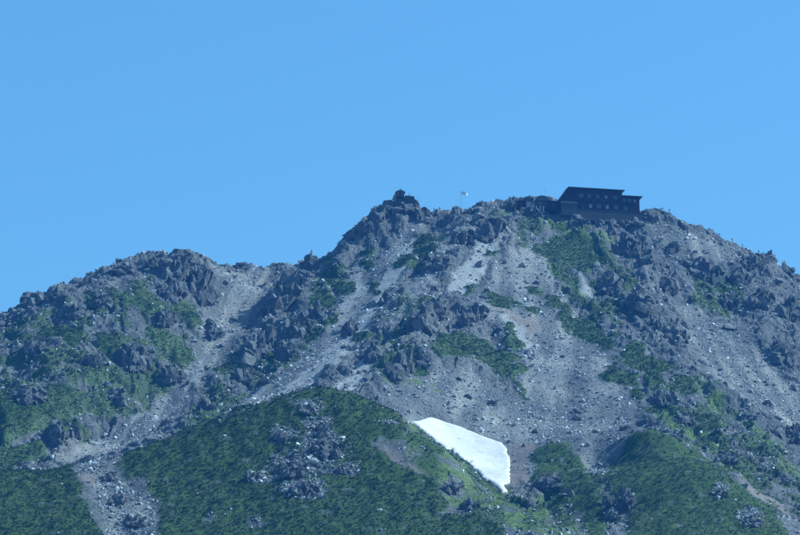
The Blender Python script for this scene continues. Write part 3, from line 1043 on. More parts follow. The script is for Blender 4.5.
def beside(head, x, y):
    ws = (head + ' by the ' + near_crag(x, y)).split()
    while len(ws) > 16 or ws[-1] in ('the', 'of', 'on', 'in', 'by', 'at', 'a', 'to', 'its', 'and', 'below', 'above', 'under', 'beside', 'between', 'near', 'two', 'long', 'pine', 'dark', 'where'):
        ws.pop()
    return ' '.join(ws)


# ------------------------------------------------------------------ stones: a few hundred boulders as things, the rest as scree
rock_px = np.array([(c_[0], c_[1]) for c_ in CRAGS])


def sample_ground(n, ylo=1040, yhi=1515):
    x = RNG.uniform(-180, 180, n)
    y = RNG.uniform(ylo, yhi, n)
    keep = np.abs(x) < y * 0.108
    x, y = x[keep], y[keep]
    return x, y, ground(x, y)


bx_, by_, bz_ = sample_ground(16000)
bpx, bpy_ = project(bx_, by_, bz_)
vg = gridval(vegall, bx_, by_)
hr = gridval(hill_rock, bx_, by_)
gs = gridval(grass, bx_, by_)
sk = gridval(scree, bx_, by_)
sn = gridval(snow_m, bx_, by_)
near = np.min((bpx[:, None] - rock_px[:, 0]) ** 2 + ((bpy_[:, None] - rock_px[:, 1]) * 1.3) ** 2, axis=1) ** 0.5
prob = (1 - vg) * (1 - sn) * (0.05 + 0.5 * np.exp(-near / 12) + 0.10 * sk) + hr * 0.8 + 0.004 * vg
prob += 0.30 * (ridge_dist(bx_, by_) < 5)
prob *= (bpy_ > 180) & (bpy_ < 533) & (bpx > 3) & (bpx < 797) & ~((bpx > 540) & (bpx < 650) & (bpy_ < 222))
ok = np.nonzero(RNG.random(len(bx_)) < prob * 0.9)[0]
bsz = RNG.pareto(3.2, len(ok)) * 0.55 + 0.75
bsz = np.minimum(bsz, 2.6)
order = np.argsort(-bsz)[:292]
bmesh_lib = []
boulder_tone = {}
for k in range(14):
    r = random.Random(500 + k)
    V0, F0 = BLOCK[k]
    t0 = np.minimum(tone_of(r, 0.05) * 0.55, 0.66)
    bmesh_lib.append(np_mesh('boulder', V0 * np.array([1, r.uniform(0.7, 1), r.uniform(0.55, 0.85)]), F0, m_stone, np.tile(t0, (len(V0), 1))))
    boulder_tone[bmesh_lib[-1].name] = 'pale grey' if t0[1] > 0.63 else 'dark grey' if t0[1] < 0.48 else 'grey'
for j in order:
    i = ok[j]
    s_ = float(bsz[j])
    if by_[i] < 1127:
        s_ *= 0.72
    o = link('boulder', bmesh_lib[int(RNG.integers(14))])
    o.location = (bx_[i], by_[i], bz_[i] + 0.15 * s_)
    o.rotation_euler = (RNG.normal(0, 0.3), RNG.normal(0, 0.3), RNG.uniform(0, 6.28))
    o.scale = (s_, s_ * RNG.uniform(0.75, 1.1), s_ * RNG.uniform(0.7, 1.1))
    word = ('big ' if s_ > 1.9 else 'small ' if s_ < 1.15 else '') + boulder_tone[o.data.name]
    tag(o, beside(word + ' boulder', bx_[i], by_[i]), 'boulder', 'boulders strewn among the outcrops')
# one pale round boulder the photograph shows by itself
p = hit(313, 465)
V0, F0 = hull_arch(40, 0.2, random.Random(5))
o = link('boulder', np_mesh('boulder', V0 * np.array([1.7, 1.3, 1.15]), F0, m_stone, np.tile([1.5, 1.46, 1.42], (len(V0), 1))))
o.location = p + np.array([0, -0.5, 0.7])
tag(o, 'pale smooth boulder amid the rock band of the near hill', 'boulder')


def scatter(lib, x, y, z, size, tone, sink=0.1, tilt=0.35, squash=(0.55, 1.0)):
    """many small meshes joined into one (numpy only)"""
    Vs, Fs, Ts, off = [], [], [], 0
    which = RNG.integers(len(lib), size=len(x))
    for k, (V0, F0) in enumerate(lib):
        m = np.nonzero(which == k)[0]
        n = len(m)
        if n == 0:
            continue
        a = RNG.uniform(0, 2 * math.pi, n)
        tx, ty = RNG.normal(0, tilt, n), RNG.normal(0, tilt, n)
        P = V0[None] * (size[m][:, None] * np.stack([np.ones(n), RNG.uniform(0.7, 1.1, n), RNG.uniform(*squash, n)], 1))[:, None, :]
        c_, s_ = np.cos(a)[:, None], np.sin(a)[:, None]
        X, Y = P[..., 0] * c_ - P[..., 1] * s_, P[..., 0] * s_ + P[..., 1] * c_
        Z = P[..., 2]
        Z, Y = Z + Y * tx[:, None], Y - Z * tx[:, None]
        Z, X = Z + X * ty[:, None], X - Z * ty[:, None]
        Vk = np.stack([X + x[m][:, None], Y + y[m][:, None], Z + z[m][:, None] + (sink * size[m])[:, None]], -1)
        Vs.append(Vk.reshape(-1, 3))
        Fs.append((F0[None] + (np.arange(n) * len(V0))[:, None, None] + off).reshape(-1, F0.shape[1]))
        Ts.append(np.repeat(tone[m], len(V0), axis=0))
        off += n * len(V0)
    return np.concatenate(Vs), np.concatenate(Fs), np.concatenate(Ts)


SMZ = blur(HZ, 1)
DZY, DZX = np.gradient(SMZ, gy, gx)


def add_normals(me_, V_):
    """the lie of the ground under every tuft, for the foliage material"""
    nx_, ny_ = -bil(gx, gy, DZX, V_[:, 0], V_[:, 1]), -bil(gx, gy, DZY, V_[:, 0], V_[:, 1])
    nv = np.stack([nx_, ny_, np.ones(len(V_))], 1)
    nv /= np.linalg.norm(nv, axis=1, keepdims=True)
    me_.attributes.new('clump_normal', 'FLOAT_VECTOR', 'POINT').data.foreach_set('vector', nv.astype(np.float32).ravel())
    return me_


x, y, z = (np.concatenate(q_) for q_ in zip(sample_ground(215000), sample_ground(75000, 1036, 1127)))
ppx, ppy = project(x, y, z)
vg, hr, gs, sk, sn, so = (gridval(a, x, y) for a in (vegall, hill_rock, grass, scree, snow_m, soil))
inner = inpoly(ppx, ppy, SNOW) & (y > 1127)
clump = sstep(-0.5, 0.5, fbm(x, y, 14, 3, 55))
prob = (1 - vg) * (0.25 + 0.40 * sk + 0.25 * clump) * (1 - 0.5 * gs) * (1 - 0.6 * so) * (1 - 0.55 * gridval(pale, x, y)) * (1.25 - 0.5 * gridval(streak, x, y)) + hr * 0.9
prob *= 1 - 0.6 * ((y < 1127) & (hr < 0.1) & (sk < 0.5))
prob *= ~inner
prob *= (ppx > -30) & (ppx < 830) & (ppy < 550)
k = RNG.random(len(x)) < prob
x, y, z = x[k], y[k], z[k]
n = len(x)
size = np.minimum(0.17 + 0.13 * RNG.pareto(2.1, n), 0.85)
size = np.minimum(size * np.where(ridge_dist(x, y) < 4, 1.7, 1.0), 1.3)
size = np.where((np.abs(project(x, y, z)[0] - 585) < 70) & (y > 1485), np.minimum(size, 0.35), size)
v = np.exp(RNG.normal(0, 0.40, n)) * 1.1
v[(RNG.random(n) < 0.06) & (size < 0.42)] = 2.0
tone = np.stack([v * RNG.uniform(0.98, 1.06, n), v, v * RNG.uniform(0.94, 1.02, n)], 1)
V_, F_, T_ = scatter(PEBBLE, x, y, z, size, tone)
n_stone_tris = len(F_)
o = link('scree', np_mesh('scree', V_, F_, m_stone, T_))
o['kind'] = 'stuff'
o['label'] = 'loose grey scree stones strewn over the slopes'


# ------------------------------------------------------------------ dwarf pine
def tuft_arch(r, n, up, wid):
    V, F = [], []
    for i in range(n):
        a = 2 * math.pi * i / n + r.uniform(-0.5, 0.5)
        el = r.uniform(*up)
        L = r.uniform(0.7, 1.1)
        d = np.array([math.cos(a) * math.cos(el), math.sin(a) * math.cos(el), math.sin(el)])
        s = np.array([-math.sin(a), math.cos(a), 0.25 * r.uniform(-1, 1)]) * wid
        b0 = d * 0.10
        mid = d * L * 0.55
        o_ = len(V)
        V += [b0, mid + s, d * L, mid - s]
        F += [[o_, o_ + 1, o_ + 2], [o_, o_ + 2, o_ + 3]]
    return np.array(V), np.array(F)


r = random.Random(9)
TUFT = [tuft_arch(r, 5, (0.25, 1.25), 0.30) for _ in range(10)]
BLADE = [tuft_arch(r, 4, (0.6, 1.4), 0.16) for _ in range(8)]


def pine_mesh(name, x, y, size=(0.27, 0.52), origin=None, patch=None):
    z = ground(x, y)
    n = len(x)
    sz = RNG.uniform(*size, n)
    big = fbm(x, y, 7, 2, 23)
    v = np.clip(1.0 + 0.5 * big + 0.25 * fbm(x, y, 2.4, 2, 24) + RNG.normal(0, 0.06, n), 0.4, 1.8)
    warm = 1 + 0.35 * fbm(x, y, 16, 2, 27)
    tone = np.stack([v * warm, v, v * RNG.uniform(0.9, 1.05, n)], 1)
    V_, F_, T_ = scatter(TUFT, x, y, z + RNG.uniform(-0.1, 0.25, n), sz, tone, 0.0, 0.25, (0.45, 0.8))
    if patch is not None:
        # the matted understorey that joins the tufts of one patch
        cj, ci = np.nonzero(patchid[:-1, :-1] == patch)
        quad = np.stack([cj * nx + ci, cj * nx + ci + 1, (cj + 1) * nx + ci + 1, (cj + 1) * nx + ci], 1)
        us, inv = np.unique(quad.ravel(), return_inverse=True)
        quad = inv.reshape(-1, 4) + len(V_)
        mv = np.stack([GX.ravel()[us], GY.ravel()[us], HZ.ravel()[us] + 0.10], 1)
        V_ = np.concatenate([V_, mv])
        F_ = np.concatenate([F_, quad[:, [0, 1, 2]], quad[:, [0, 2, 3]]])
        T_ = np.concatenate([T_, np.full((len(mv), 3), 0.8)])
    Vw = V_
    if origin is not None:
        V_ = V_ - origin
    return add_normals(np_mesh(name, V_, F_, m_pine, T_), Vw)


pine_tris = 0
for key, (y0, y1, nn, lab) in {'near': (1036, 1127, 95000, 'dense dwarf pine carpet covering the near hill'),
                               'right': (1050, 1215, 80000, 'dense dwarf pine carpet on the two mounds beside the snow gully')}.items():
    x, y, z = sample_ground(nn, y0, y1)
    ppx, ppy = project(x, y, z)
    m = (gridval(veg, x, y) > 0.5) & (ppx > -25) & (ppx < 825) & (ppy < 546) & ((ppx < 515) if key == 'near' else (ppx > 515))
    me = pine_mesh('dwarf_pine_carpet', x[m], y[m])
    pine_tris += len(me.polygons)
    o = link('dwarf_pine_carpet', me)
    o['kind'] = 'stuff'
    o['label'] = lab

x, y, z = sample_ground(560000, 1127, 1500)
pid = gridval(patchid, x, y)
for k, (poly, tall, lab, grp) in enumerate(PATCH):
    m = np.nonzero(pid == k)[0]
    if len(m) < 12:
        continue
    c = np.array([x[m].mean(), y[m].mean(), 0])
    c[2] = ground(c[0:1], c[1:2])[0]
    me = pine_mesh('dwarf_pine_patch', x[m], y[m], (0.28, 0.52), c, k)
    pine_tris += len(me.polygons)
    o = link('dwarf_pine_patch', me)
    o.location = c
    if grp:
        nm_ = len(m)
        lab = beside(('tiny' if nm_ < 120 else 'small' if nm_ < 260 else 'mid sized') + ' pine clump', c[0], c[1])
        grp = 'small pine clumps among the outcrops'
    tag(o, lab, 'pine patch', grp)

x, y, z = sample_ground(150000, 1045, 1510)
ppx, ppy = project(x, y, z)
m = (gridval(sparse, x, y) > 0.5) & (gridval(vegall, x, y) < 0.5) & (RNG.random(len(x)) < 0.75) & ~inpoly(ppx, ppy, SNOW)
me = pine_mesh('low_shrubs', x[m], y[m], (0.35, 0.7))
pine_tris += len(me.polygons)
o = link('low_shrubs', me)
o['kind'] = 'stuff'
o['label'] = 'sparse low green shrubs between the rocks'

# scattered single cushions of pine and grass on the rocks: nobody could count them
x, y, z = sample_ground(120000)
ppx, ppy = project(x, y, z)
gs, vg, sk = gridval(grass, x, y), gridval(vegall, x, y), gridval(scree, x, y)
m = (RNG.random(len(x)) < gs * 0.75) & (vg < 0.5) & (ppx > -20) & (ppx < 820) & (ppy < 546) & ~inpoly(ppx, ppy, SNOW)
x, y, z = x[m], y[m], z[m]
n = len(x)
v = np.clip(RNG.normal(0.95, 0.3, n), 0.35, 1.7)
tone = np.stack([v * RNG.uniform(0.7, 1.1, n), v, v * RNG.uniform(0.7, 1.0, n)], 1)
V_, F_, T_ = scatter(BLADE, x, y, z, RNG.uniform(0.3, 0.65, n), tone, 0, 0.3, (0.6, 1.0))
o = link('alpine_grass', add_normals(np_mesh('alpine_grass', V_, F_, m_grass, T_), V_))
o['kind'] = 'stuff'
o['label'] = 'low yellow green alpine grass between the rocks'
pine_tris += len(F_)


# ------------------------------------------------------------------ box building helpers
class MB:
    def __init__(self):
        self.bm = bmesh.new()

    def box(self, x0, x1, y0, y1, z0, z1):
        v = [self.bm.verts.new(c) for c in ((x0, y0, z0), (x1, y0, z0), (x1, y1, z0), (x0, y1, z0), (x0, y0, z1), (x1, y0, z1), (x1, y1, z1), (x0, y1, z1))]
        for f in ((0, 3, 2, 1), (4, 5, 6, 7), (0, 1, 5, 4), (1, 2, 6, 5), (2, 3, 7, 6), (3, 0, 4, 7)):
            self.bm.faces.new([v[i] for i in f])
        return self

    def prism(self, prof, a0, a1, axis='y'):
        """profile [(u,z)] extruded along y (u=x) or along x (u=y)"""
        def P(u, z_, a):
            return (u, a, z_) if axis == 'y' else (a, u, z_)
        A_ = [self.bm.verts.new(P(u, z_, a0)) for u, z_ in prof]
        B_ = [self.bm.verts.new(P(u, z_, a1)) for u, z_ in prof]
        self.bm.faces.new(A_)
        self.bm.faces.new(B_[::-1])
        n_ = len(prof)
        for i in range(n_):
            self.bm.faces.new((A_[i], B_[i], B_[(i + 1) % n_], A_[(i + 1) % n_]))
        return self

    def cyl(self, p0, p1, r0, r1=None, n=8):
        r1 = r0 if r1 is None else r1
        p0, p1 = Vector(p0), Vector(p1)
        qd = (p1 - p0).to_track_quat('Z', 'Y')
        rings = []
        for p_, rr in ((p0, r0), (p1, r1)):
            rings.append([self.bm.verts.new(p_ + qd @ Vector((rr * math.cos(2 * math.pi * i / n), rr * math.sin(2 * math.pi * i / n), 0))) for i in range(n)])
        for i in range(n):
            self.bm.faces.new((rings[0][i], rings[0][(i + 1) % n], rings[1][(i + 1) % n], rings[1][i]))
        self.bm.faces.new(rings[0][::-1])
        self.bm.faces.new(rings[1])
        return self

    def build(self, name, m, parent=None, bevel=0.0):
        bmesh.ops.recalc_face_normals(self.bm, faces=self.bm.faces)
        if bevel:
            bmesh.ops.bevel(self.bm, geom=self.bm.edges[:], offset=bevel, segments=1, affect='EDGES')
        me_ = bpy.data.meshes.new(name)
        self.bm.to_mesh(me_)
        self.bm.free()
        me_.materials.append(m)
        return link(name, me_, parent)


def empty(name, loc, rz=0.0):
    o_ = bpy.data.objects.new(name, None)
    COL.objects.link(o_)
    o_.location = loc
    o_.rotation_euler = (0, 0, rz)
    o_.empty_display_size = 0.5
    return o_


def pt(px, py, Y):
    x_, y_, z_ = unproject(px, py, Y)
    return Vector((float(x_), float(y_), float(z_)))


# ------------------------------------------------------------------ the lodge
# local axes: x along the facade (to the right, receding 12 degrees), y into the building, z up; origin: left foot of the main facade
LY = 1490.0
U = 0.398                                       # metres per photo pixel across the facade there
VZ = 0.402                                      # metres per photo pixel of height
lodge = empty('mountain_lodge', pt(576, 209.3, LY), R(12))
tag(lodge, 'long dark brown two storey mountain lodge on the skyline', 'lodge')


def LX(px):
    return (px - 576) * U


WL, WR, AR = 0.0, LX(622.5), LX(640.5)
H1, H2 = 8.55, 6.55
D = 8.0
MB().box(WL, WR, 0, D, -0.3, H1).build('wall', m_board, lodge)
MB().box(WR + 0.002, AR, 0.5, D - 0.5, -0.3, H2).build('annex_wall', m_board, lodge)
# lean-to end with its sloping roof
MB().prism([(-6.0, -0.3), (-6.0, 4.1), (-2.95, 8.35), (-0.003, 8.45), (-0.003, -0.3)], 0.45, D - 0.4).build('end_wall', m_board, lodge)
rf = MB().prism([(-6.45, 3.75), (-6.45, 4.0), (-3.05, 8.78), (-3.0, 8.5)], 0.0, D, 'y').build('end_roof', m_roof, lodge)
main_roof = MB().prism([(-0.75, H1 + 0.02), (-0.75, H1 + 0.24), (D / 2, H1 + 0.60), (D + 0.75, H1 + 0.24), (D + 0.75, H1 + 0.02)], -3.02, WR + 1.0, 'x').build('roof', m_roof, lodge)
MB().box(-3.02, WR + 1.03, -0.80, -0.752, H1 - 0.06, H1 + 0.26).build('fascia', m_trim, main_roof)
annex_roof = MB().prism([(-0.3, H2 + 0.02), (-0.3, H2 + 0.22), (D / 2, H2 + 0.45), (D + 0.3, H2 + 0.22), (D + 0.3, H2 + 0.02)], WR + 0.004, AR + 1.1, 'x').build('annex_roof', m_roof, lodge)
MB().box(WR + 0.006, AR + 1.13, -0.35, -0.302, H2 - 0.06, H2 + 0.24).build('fascia', m_trim, annex_roof)
# horizontal board bands and posts on the facade
for zb in (4.25,):
    MB().box(0.02, WR - 0.02, -0.06, -0.003, zb, zb + 0.22).build('belt_board', m_trim, lodge)
for xb in np.linspace(0.1, WR - 0.1, 6):
    MB().box(xb - 0.09, xb + 0.09, -0.045, -0.003, -0.25, H1 - 0.1).build('corner_post' if xb < 0.2 or xb > WR - 0.3 else 'post', m_trim, lodge)


def window(xc, zc, wd, ht, y0, curtain=False):
    f = MB()
    f.box(xc - wd / 2 - 0.1, xc + wd / 2 + 0.1, y0 - 0.10, y0 - 0.004, zc + ht / 2, zc + ht / 2 + 0.1)
    f.box(xc - wd / 2 - 0.1, xc + wd / 2 + 0.1, y0 - 0.10, y0 - 0.004, zc - ht / 2 - 0.1, zc - ht / 2)
    for s_ in (-1, 1):
        f.box(xc + s_ * (wd / 2 + 0.05) - 0.05, xc + s_ * (wd / 2 + 0.05) + 0.05, y0 - 0.10, y0 - 0.004, zc - ht / 2 + 0.002, zc + ht / 2 - 0.002)
    f.box(xc - 0.03, xc + 0.03, y0 - 0.09, y0 - 0.004, zc - ht / 2 + 0.002, zc + ht / 2 - 0.002)
    fr = f.build('window', m_trim, lodge)
    for s_ in (-1, 1):
        MB().box(xc + s_ * wd / 4 - wd / 4 + 0.034, xc + s_ * wd / 4 + wd / 4 - 0.034, y0 - 0.05, y0 - 0.006, zc - ht / 2 + 0.004, zc + ht / 2 - 0.004).build('pane', m_glass, fr)
    if curtain:
        MB().box(xc - wd * 0.12, xc + wd * 0.2, y0 - 0.062, y0 - 0.052, zc - ht / 2 + 0.02, zc + ht * 0.25).build('curtain', m_curtain, fr)


for pxw, cur in ((581.5, 0), (589.5, 0), (598, 0), (606.5, 1), (615.8, 0)):
    window(LX(pxw), 5.7, 1.9 if pxw < 582 else 1.35, 1.35, 0.0, cur)
for pxw, cur in ((590.6, 1), (599, 0), (607.5, 1), (616.6, 0)):
    window(LX(pxw), 1.75, 1.75, 1.7, 0.0, cur)
for pxw, zc, cur in ((625.2, 5.0, 0), (630.5, 5.0, 0), (635.7, 5.0, 1), (626.3, 1.6, 0)):
    window(LX(pxw), zc, 1.25 if zc > 2 else 1.7, 1.2 if zc > 2 else 1.6, 0.5, cur)
door = MB().box(LX(581), LX(584), -0.06, -0.004, 0.0, 2.3).build('door', m_trim, lodge)
MB().box(LX(583.3), LX(583.5), -0.12, -0.062, 1.0, 1.15).build('handle', m_steel, door)
MB().cyl((WR - 3, D * 0.6, H1 + 0.3), (WR - 3, D * 0.6, H1 + 0.9), 0.14).build('chimney', m_steel, main_roof)
# masonry terrace under it
fz = -4.6
MB().prism([(-1.6, fz), (-1.4, -0.32), (D - 0.3, -0.32), (D - 0.3, fz)], -1.5, AR + 0.9, 'x').build('foundation', m_masonry, lodge)
MB().box(-1.55, AR + 0.95, -1.48, -1.05, -0.318, -0.1).build('foundation_coping', m_masonry, lodge)

# stone retaining wall and low shed beside it
wall = empty('retaining_wall', pt(561.5, 209.5, LY - 2.5), R(10))
tag(wall, 'grey stone retaining wall with small dark openings next to the lodge', 'stone wall')
wl_len = 15.5 * U
MB().prism([(-0.25, -2.2), (0, 3.0), (0.9, 3.0), (0.9, -2.2)], 0, wl_len, 'x').build('wall_body', m_masonry, wall)
MB().box(-0.1, wl_len + 0.1, -0.12, 1.0, 3.002, 3.22).build('coping', m_paleconc, wall)
for i in range(5):
    MB().box(0.5 + i * 1.2, 0.95 + i * 1.2, -0.16, 0.05, 1.9, 2.3).build('drain_opening', m_trim, wall)
shed = empty('storage_shed', pt(548, 207.0, LY + 1), R(9))
tag(shed, 'low dark flat roofed shed joining stone wall and round hut', 'shed')
MB().box(0, 5.6, 0, 3.5, -1.5, 2.3).build('wall', m_board, shed)
MB().prism([(-0.3, 2.5), (-0.3, 2.65), (6.0, 2.35), (6.0, 2.2)], -0.35, 3.8).build('roof', m_roof, shed)
MB().box(1.8, 2.7, -0.05, -0.004, 0.0, 1.8).build('door', m_trim, shed)

hut = empty('pillar_hut', pt(535, 205.5, LY + 1), R(6))
tag(hut, 'small dark hut with sloping roof ends standing above pale pillars', 'hut')
wd = 14 * U
bmh = MB()
bmh.box(0.3, wd - 0.3, 0, 4, -1.0, 2.4)
bmh.build('wall', m_masonry, hut)
MB().prism([(-0.1, 2.2), (0.9, 3.6), (2.6, 4.1), (wd - 1.2, 3.8), (wd + 0.1, 2.2), (wd + 0.1, 2.0), (-0.1, 2.0)], -0.5, 4.4).build('roof', m_roof, hut)
MB().box(1.6, 2.5, -0.06, -0.004, 0.2, 1.5).build('window', m_glass, hut)
for i, xx in enumerate((-1.4, 0.4, 2.0, 3.2)):
    MB().prism([(xx - 0.30, -3.6), (xx - 0.22, -0.4), (xx + 0.22, -0.4), (xx + 0.30, -3.6)], -0.9, -0.45).build('pillar', m_paleconc, hut)
ant = MB().cyl((0, 0, -1.0), (0, 0, 3.6), 0.05, 0.03)
for zz, ln in ((2.6, 0.5), (3.0, 0.4), (3.4, 0.3)):
    ant.cyl((-ln, 0, zz), (ln, 0, zz), 0.02)
o = ant.build('radio_antenna', m_steel)
o.location = pt(545.3, 196.5, LY + 4)
tag(o, 'thin radio antenna mast rising behind the small dark hut', 'antenna')

eq = empty('equipment_shed', pt(517.5, 207.3, LY + 3), R(5))
tag(eq, 'small dark equipment shed with one pale end panel on the ridge', 'shed')
MB().box(0, 3.5, 0, 2.6, -1.2, 2.6).build('wall', m_board, eq)
MB().prism([(-0.25, 2.62), (-0.25, 2.76), (3.7, 2.95), (3.7, 2.8)], -0.25, 2.85).build('roof', m_roof, eq)
MB().box(3.502, 5.3, 0.1, 2.2, -1.2, 2.4).build('end_panel', m_paleconc, eq)
MB().box(1.1, 1.9, -0.05, -0.004, -0.1, 1.8).build('door', m_trim, eq)

# flag
fp = empty('flagpole', pt(461, 206.5, 1497))
tag(fp, 'thin flagpole standing on the rock pinnacle, flying one flag', 'flagpole')
MB().cyl((0, 0, -1.5), (0, 0, 6.2), 0.07, 0.05).build('pole', m_steel, fp)
MB().cyl((0, 0, 6.2), (0, 0, 6.4), 0.10, 0.04).build('finial', m_steel, fp)
nu, nv = 14, 6
Vf, Ff = [], []
for j in range(nv):
    for i in range(nu):
        u_, v_ = i / (nu - 1), j / (nv - 1)
        Vf.append((0.08 + 2.5 * u_, 0.35 * math.sin(u_ * 7) * u_, 6.0 - 1.15 * v_ - 0.45 * u_ * u_ + 0.12 * math.sin(u_ * 6)))
for j in range(nv - 1):
    for i in range(nu - 1):
        a_ = j * nu + i
        Ff.append((a_, a_ + 1, a_ + nu + 1, a_ + nu))
fl = link('flag', np_mesh('flag', np.array(Vf), np.array(Ff), m_flag, smooth=True))
fl.location = fp.location
tag(fl, 'white flag blowing sideways from the thin pole', 'flag')

# ------------------------------------------------------------------ summit shrine
sh = empty('summit_shrine', pt(400, 195.6, 1499), R(8))
sh.scale = (0.88, 0.88, 0.66)
tag(sh, 'tiny wooden shrine with flared roof on the highest summit crag', 'shrine')
MB().box(-1.7, 1.7, -1.5, 1.5, -1.3, 0.12).build('stone_base', m_masonry, sh)
MB().box(-1.62, 1.62, -1.15, 1.15, 0.122, 1.75).build('wall', m_wood, sh)
for sx in (-1, 1):
    for sy in (-1, 1):
        MB().box(sx * 1.68 - 0.1, sx * 1.68 + 0.1, sy * 1.2 - 0.1, sy * 1.2 + 0.1, 0.124, 1.78).build('post', m_wood, sh)
MB().box(-0.45, 0.45, -1.20, -1.153, 0.15, 1.5).build('door', m_trim, sh)
# flared gable roof: profile across x, extruded along y
prof = [(-2.25, 1.55), (-2.15, 1.78), (-1.6, 2.25), (-0.9, 2.72), (-0.25, 3.0), (0.25, 3.0), (0.9, 2.72), (1.6, 2.25), (2.15, 1.78), (2.25, 1.55), (1.2, 1.76), (-1.2, 1.76)]
roof = MB().prism(prof, -1.7, 1.7).build('roof', m_copper, sh)
MB().box(-0.22, 0.22, -1.75, 1.75, 3.002, 3.2).build('ridge_beam', m_wood, roof)
for sy in (-1, 1):
    for s_ in (-1, 1):
        MB().cyl((-s_ * 0.10, sy * 1.55, 3.1), (s_ * 0.42, sy * 1.55, 3.85), 0.06).build('crossed_finial', m_wood, roof)
plat = empty('stone_platform', pt(404.8, 201.5, 1497), R(6))
tag(plat, 'dark dry stone terrace wall beside the tiny summit shrine', 'stone wall')
MB().prism([(-0.15, -1.6), (0, 2.25), (3.7, 2.05), (4.3, -1.6)], 0, 4.0).build('wall_body', m_masonry, plat)
for i in range(5):
    MB().box(0.1 + i * 0.72, 0.72 + i * 0.72, -0.06, 0.5, 2.06 + (0.2 - 0.05 * i), 2.30 + (0.2 - 0.06 * i)).build('capstone', m_masonry, plat)


# ------------------------------------------------------------------ hikers
def person_mesh(pose):
    """one continuous body grown from a skeleton with the Skin modifier"""
    st = 0.13 if pose == 'walk' else 0.03
    J = {
        'pelvis': (0, 0, 0.95, 0.135), 'belly': (0, 0, 1.10, 0.125), 'chest': (0, -0.02, 1.30, 0.145), 'neck': (0, -0.01, 1.48, 0.058), 'head': (0, -0.03, 1.60, 0.098), 'crown': (0, -0.03, 1.69, 0.08),
        'hl': (-0.10, 0, 0.90, 0.09), 'kl': (-0.11, -st, 0.50, 0.062), 'al': (-0.11, -st * 0.6, 0.09, 0.042), 'tl': (-0.12, -st * 0.6 - 0.17, 0.035, 0.035),
        'hr': (0.10, 0, 0.90, 0.09), 'kr': (0.11, st * 0.3, 0.50, 0.062), 'ar': (0.11, st * 1.5, 0.10, 0.042), 'tr': (0.12, st * 1.5 - 0.17, 0.035, 0.035),
        'sl': (-0.19, -0.01, 1.40, 0.062), 'el': (-0.27, 0.03, 1.13, 0.043), 'wl': (-0.26, -0.12, 0.92, 0.032), 'fl': (-0.25, -0.17, 0.84, 0.028),
        'sr': (0.19, -0.01, 1.40, 0.062), 'er': (0.27, 0.02, 1.13, 0.043), 'wr': (0.27, -0.16, 0.98, 0.032), 'fr': (0.26, -0.22, 0.92, 0.028),
    }
    E = [('pelvis', 'belly'), ('belly', 'chest'), ('chest', 'neck'), ('neck', 'head'), ('head', 'crown'), ('pelvis', 'hl'), ('hl', 'kl'), ('kl', 'al'), ('al', 'tl'),
         ('pelvis', 'hr'), ('hr', 'kr'), ('kr', 'ar'), ('ar', 'tr'), ('chest', 'sl'), ('sl', 'el'), ('el', 'wl'), ('wl', 'fl'), ('chest', 'sr'), ('sr', 'er'), ('er', 'wr'), ('wr', 'fr')]
    names = list(J)
    me_ = bpy.data.meshes.new('body')
    me_.from_pydata([J[n_][:3] for n_ in names], [(names.index(a_), names.index(b_)) for a_, b_ in E], [])
    o_ = link('body', me_)
    o_.modifiers.new('skin', 'SKIN')
    for i_, n_ in enumerate(names):
        sv = me_.skin_vertices[0].data[i_]
        sv.radius = (J[n_][3], J[n_][3])
        sv.use_root = (n_ == 'pelvis')
    sub = o_.modifiers.new('sub', 'SUBSURF')
    sub.levels = sub.render_levels = 1
    dg = bpy.context.evaluated_depsgraph_get()
    out = bpy.data.meshes.new_from_object(o_.evaluated_get(dg))
    bpy.data.objects.remove(o_)
    return out


BODY = {p_: person_mesh(p_) for p_ in ('stand', 'walk')}
PEOPLE = [
    (409.5, 196.0, 1499, 'stand', (0.62, 0.22, 0.26), (0.05, 0.05, 0.07), (0.10, 0.10, 0.12), 'person in pink jacket standing on the terrace beside the shrine', 20),
    (439.3, 0, None, 'stand', (0.03, 0.03, 0.05), (0.04, 0.04, 0.05), (0.06, 0.06, 0.07), 'person in black standing in the notch below the summit', 60),
    (433.5, 0, None, 'walk', (0.06, 0.08, 0.16), (0.08, 0.07, 0.06), (0.20, 0.05, 0.04), 'person in navy jacket climbing towards the summit platform', -80),
    (752.5, 0, None, 'stand', (0.02, 0.02, 0.03), (0.02, 0.02, 0.03), (0.03, 0.03, 0.04), 'person in dark clothes standing alone on the descending ridge', 10),
    (757.0, 0, None, 'stand', (0.16, 0.18, 0.22), (0.06, 0.06, 0.07), (0.10, 0.12, 0.05), 'person in grey jacket right beside the darkly dressed one', -30),
    (737.0, 0, None, 'walk', (0.10, 0.14, 0.25), (0.05, 0.05, 0.06), (0.25, 0.08, 0.03), 'person in blue jacket walking down the ridge line', 80),
    (727.0, 0, None, 'walk', (0.22, 0.07, 0.07), (0.05, 0.05, 0.06), (0.05, 0.06, 0.10), 'person in dark red jacket walking on the ridge path', 80),
    (714.5, 0, None, 'walk', (0.30, 0.28, 0.26), (0.07, 0.07, 0.08), (0.12, 0.03, 0.03), 'person in beige jacket higher up the ridge path', 75),
    (665.5, 0, None, 'stand', (0.25, 0.26, 0.28), (0.07, 0.07, 0.09), (0.06, 0.08, 0.14), 'person in pale grey jacket on the crest near the lodge', 0),
    (659.0, 0, None, 'walk', (0.08, 0.10, 0.10), (0.06, 0.06, 0.07), (0.18, 0.12, 0.03), 'person in dark green jacket walking near the lodge end', 85),
]
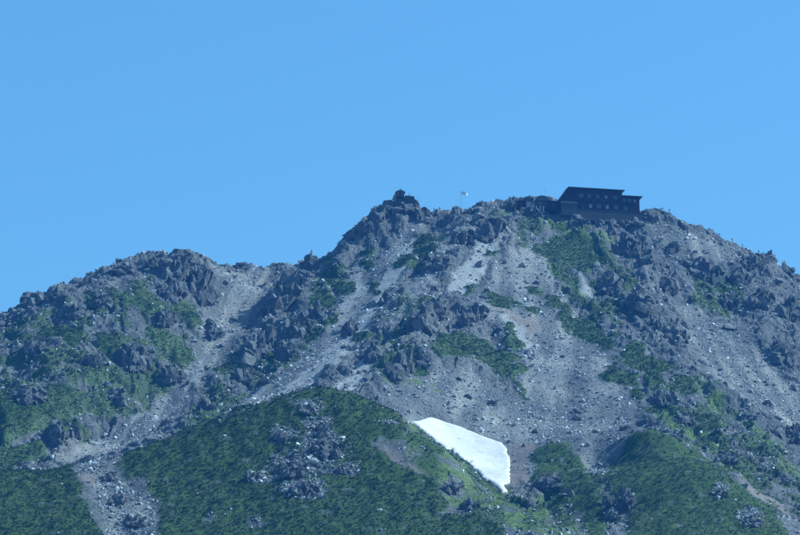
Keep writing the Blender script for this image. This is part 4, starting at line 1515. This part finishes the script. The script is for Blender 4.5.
for pxp, pyp, YY, pose, shirt, trous, pack, lab, rz in PEOPLE:
    me_ = BODY[pose].copy()
    me_.name = 'person'
    me_.materials.clear()
    for m_ in (plain('jacket', shirt, 0.85, 0.1), plain('trousers', trous, 0.85, 0.1), m_skin, m_hair):
        me_.materials.append(m_)
    for pl in me_.polygons:
        cz_, cy_, cxx = pl.center.z, pl.center.y, abs(pl.center.x)
        pl.use_smooth = True
        if cz_ > 1.50:
            pl.material_index = 3 if (cz_ > 1.63 or cy_ > 0.02) else 2
        elif cxx > 0.2 and cz_ < 0.96:
            pl.material_index = 2
        else:
            pl.material_index = 0 if cz_ > 0.92 else 1
    if YY is None:
        c = Vector(hit(pxp, pyp))
    else:
        c = pt(pxp, pyp, YY) + Vector((0, 0, 0.0))
        c.z = plat.location.z + 2.2
        c.y = plat.location.y + 1.6
    pe = link('person', me_)
    pe.location = c
    pe.rotation_euler = (0, 0, R(rz))
    tag(pe, lab, 'person', 'hikers on the ridge')
    MB().box(-0.17, 0.17, 0.13, 0.36, 1.0, 1.5).build('backpack', plain('pack_cloth', pack, 0.8, 0.1), pe, 0.05)

# ------------------------------------------------------------------ haze: the air between camera and mountain
top = max(float(HZ.max()), sh.location.z + 4.2, lodge.location.z + 11.0) + 3
hz = MB().box(-2700, 2700, -1000, 6100, float(HZ.min()) - 1.0, top).build('haze', m_trim)
hz['kind'] = 'stuff'
m = bpy.data.materials.new('mountain_air')
m.use_nodes = True
t = m.node_tree
for n_ in list(t.nodes):
    if n_.type != 'OUTPUT_MATERIAL':
        t.nodes.remove(n_)
out = [n_ for n_ in t.nodes if n_.type == 'OUTPUT_MATERIAL'][0]
pv_ = t.nodes.new('ShaderNodeVolumePrincipled')
pv_.inputs['Color'].default_value = (*HAZE_COLOR, 1)
pv_.inputs['Density'].default_value = HAZE_DENSITY
pv_.inputs['Anisotropy'].default_value = 0.0
t.links.new(pv_.outputs[0], out.inputs['Volume'])
hz.data.materials.clear()
hz.data.materials.append(m)

print('TRIS terrain', len(F) * 2, 'crags', crag_tris, 'stones', n_stone_tris, 'pine', pine_tris, 'boulders', len(order))
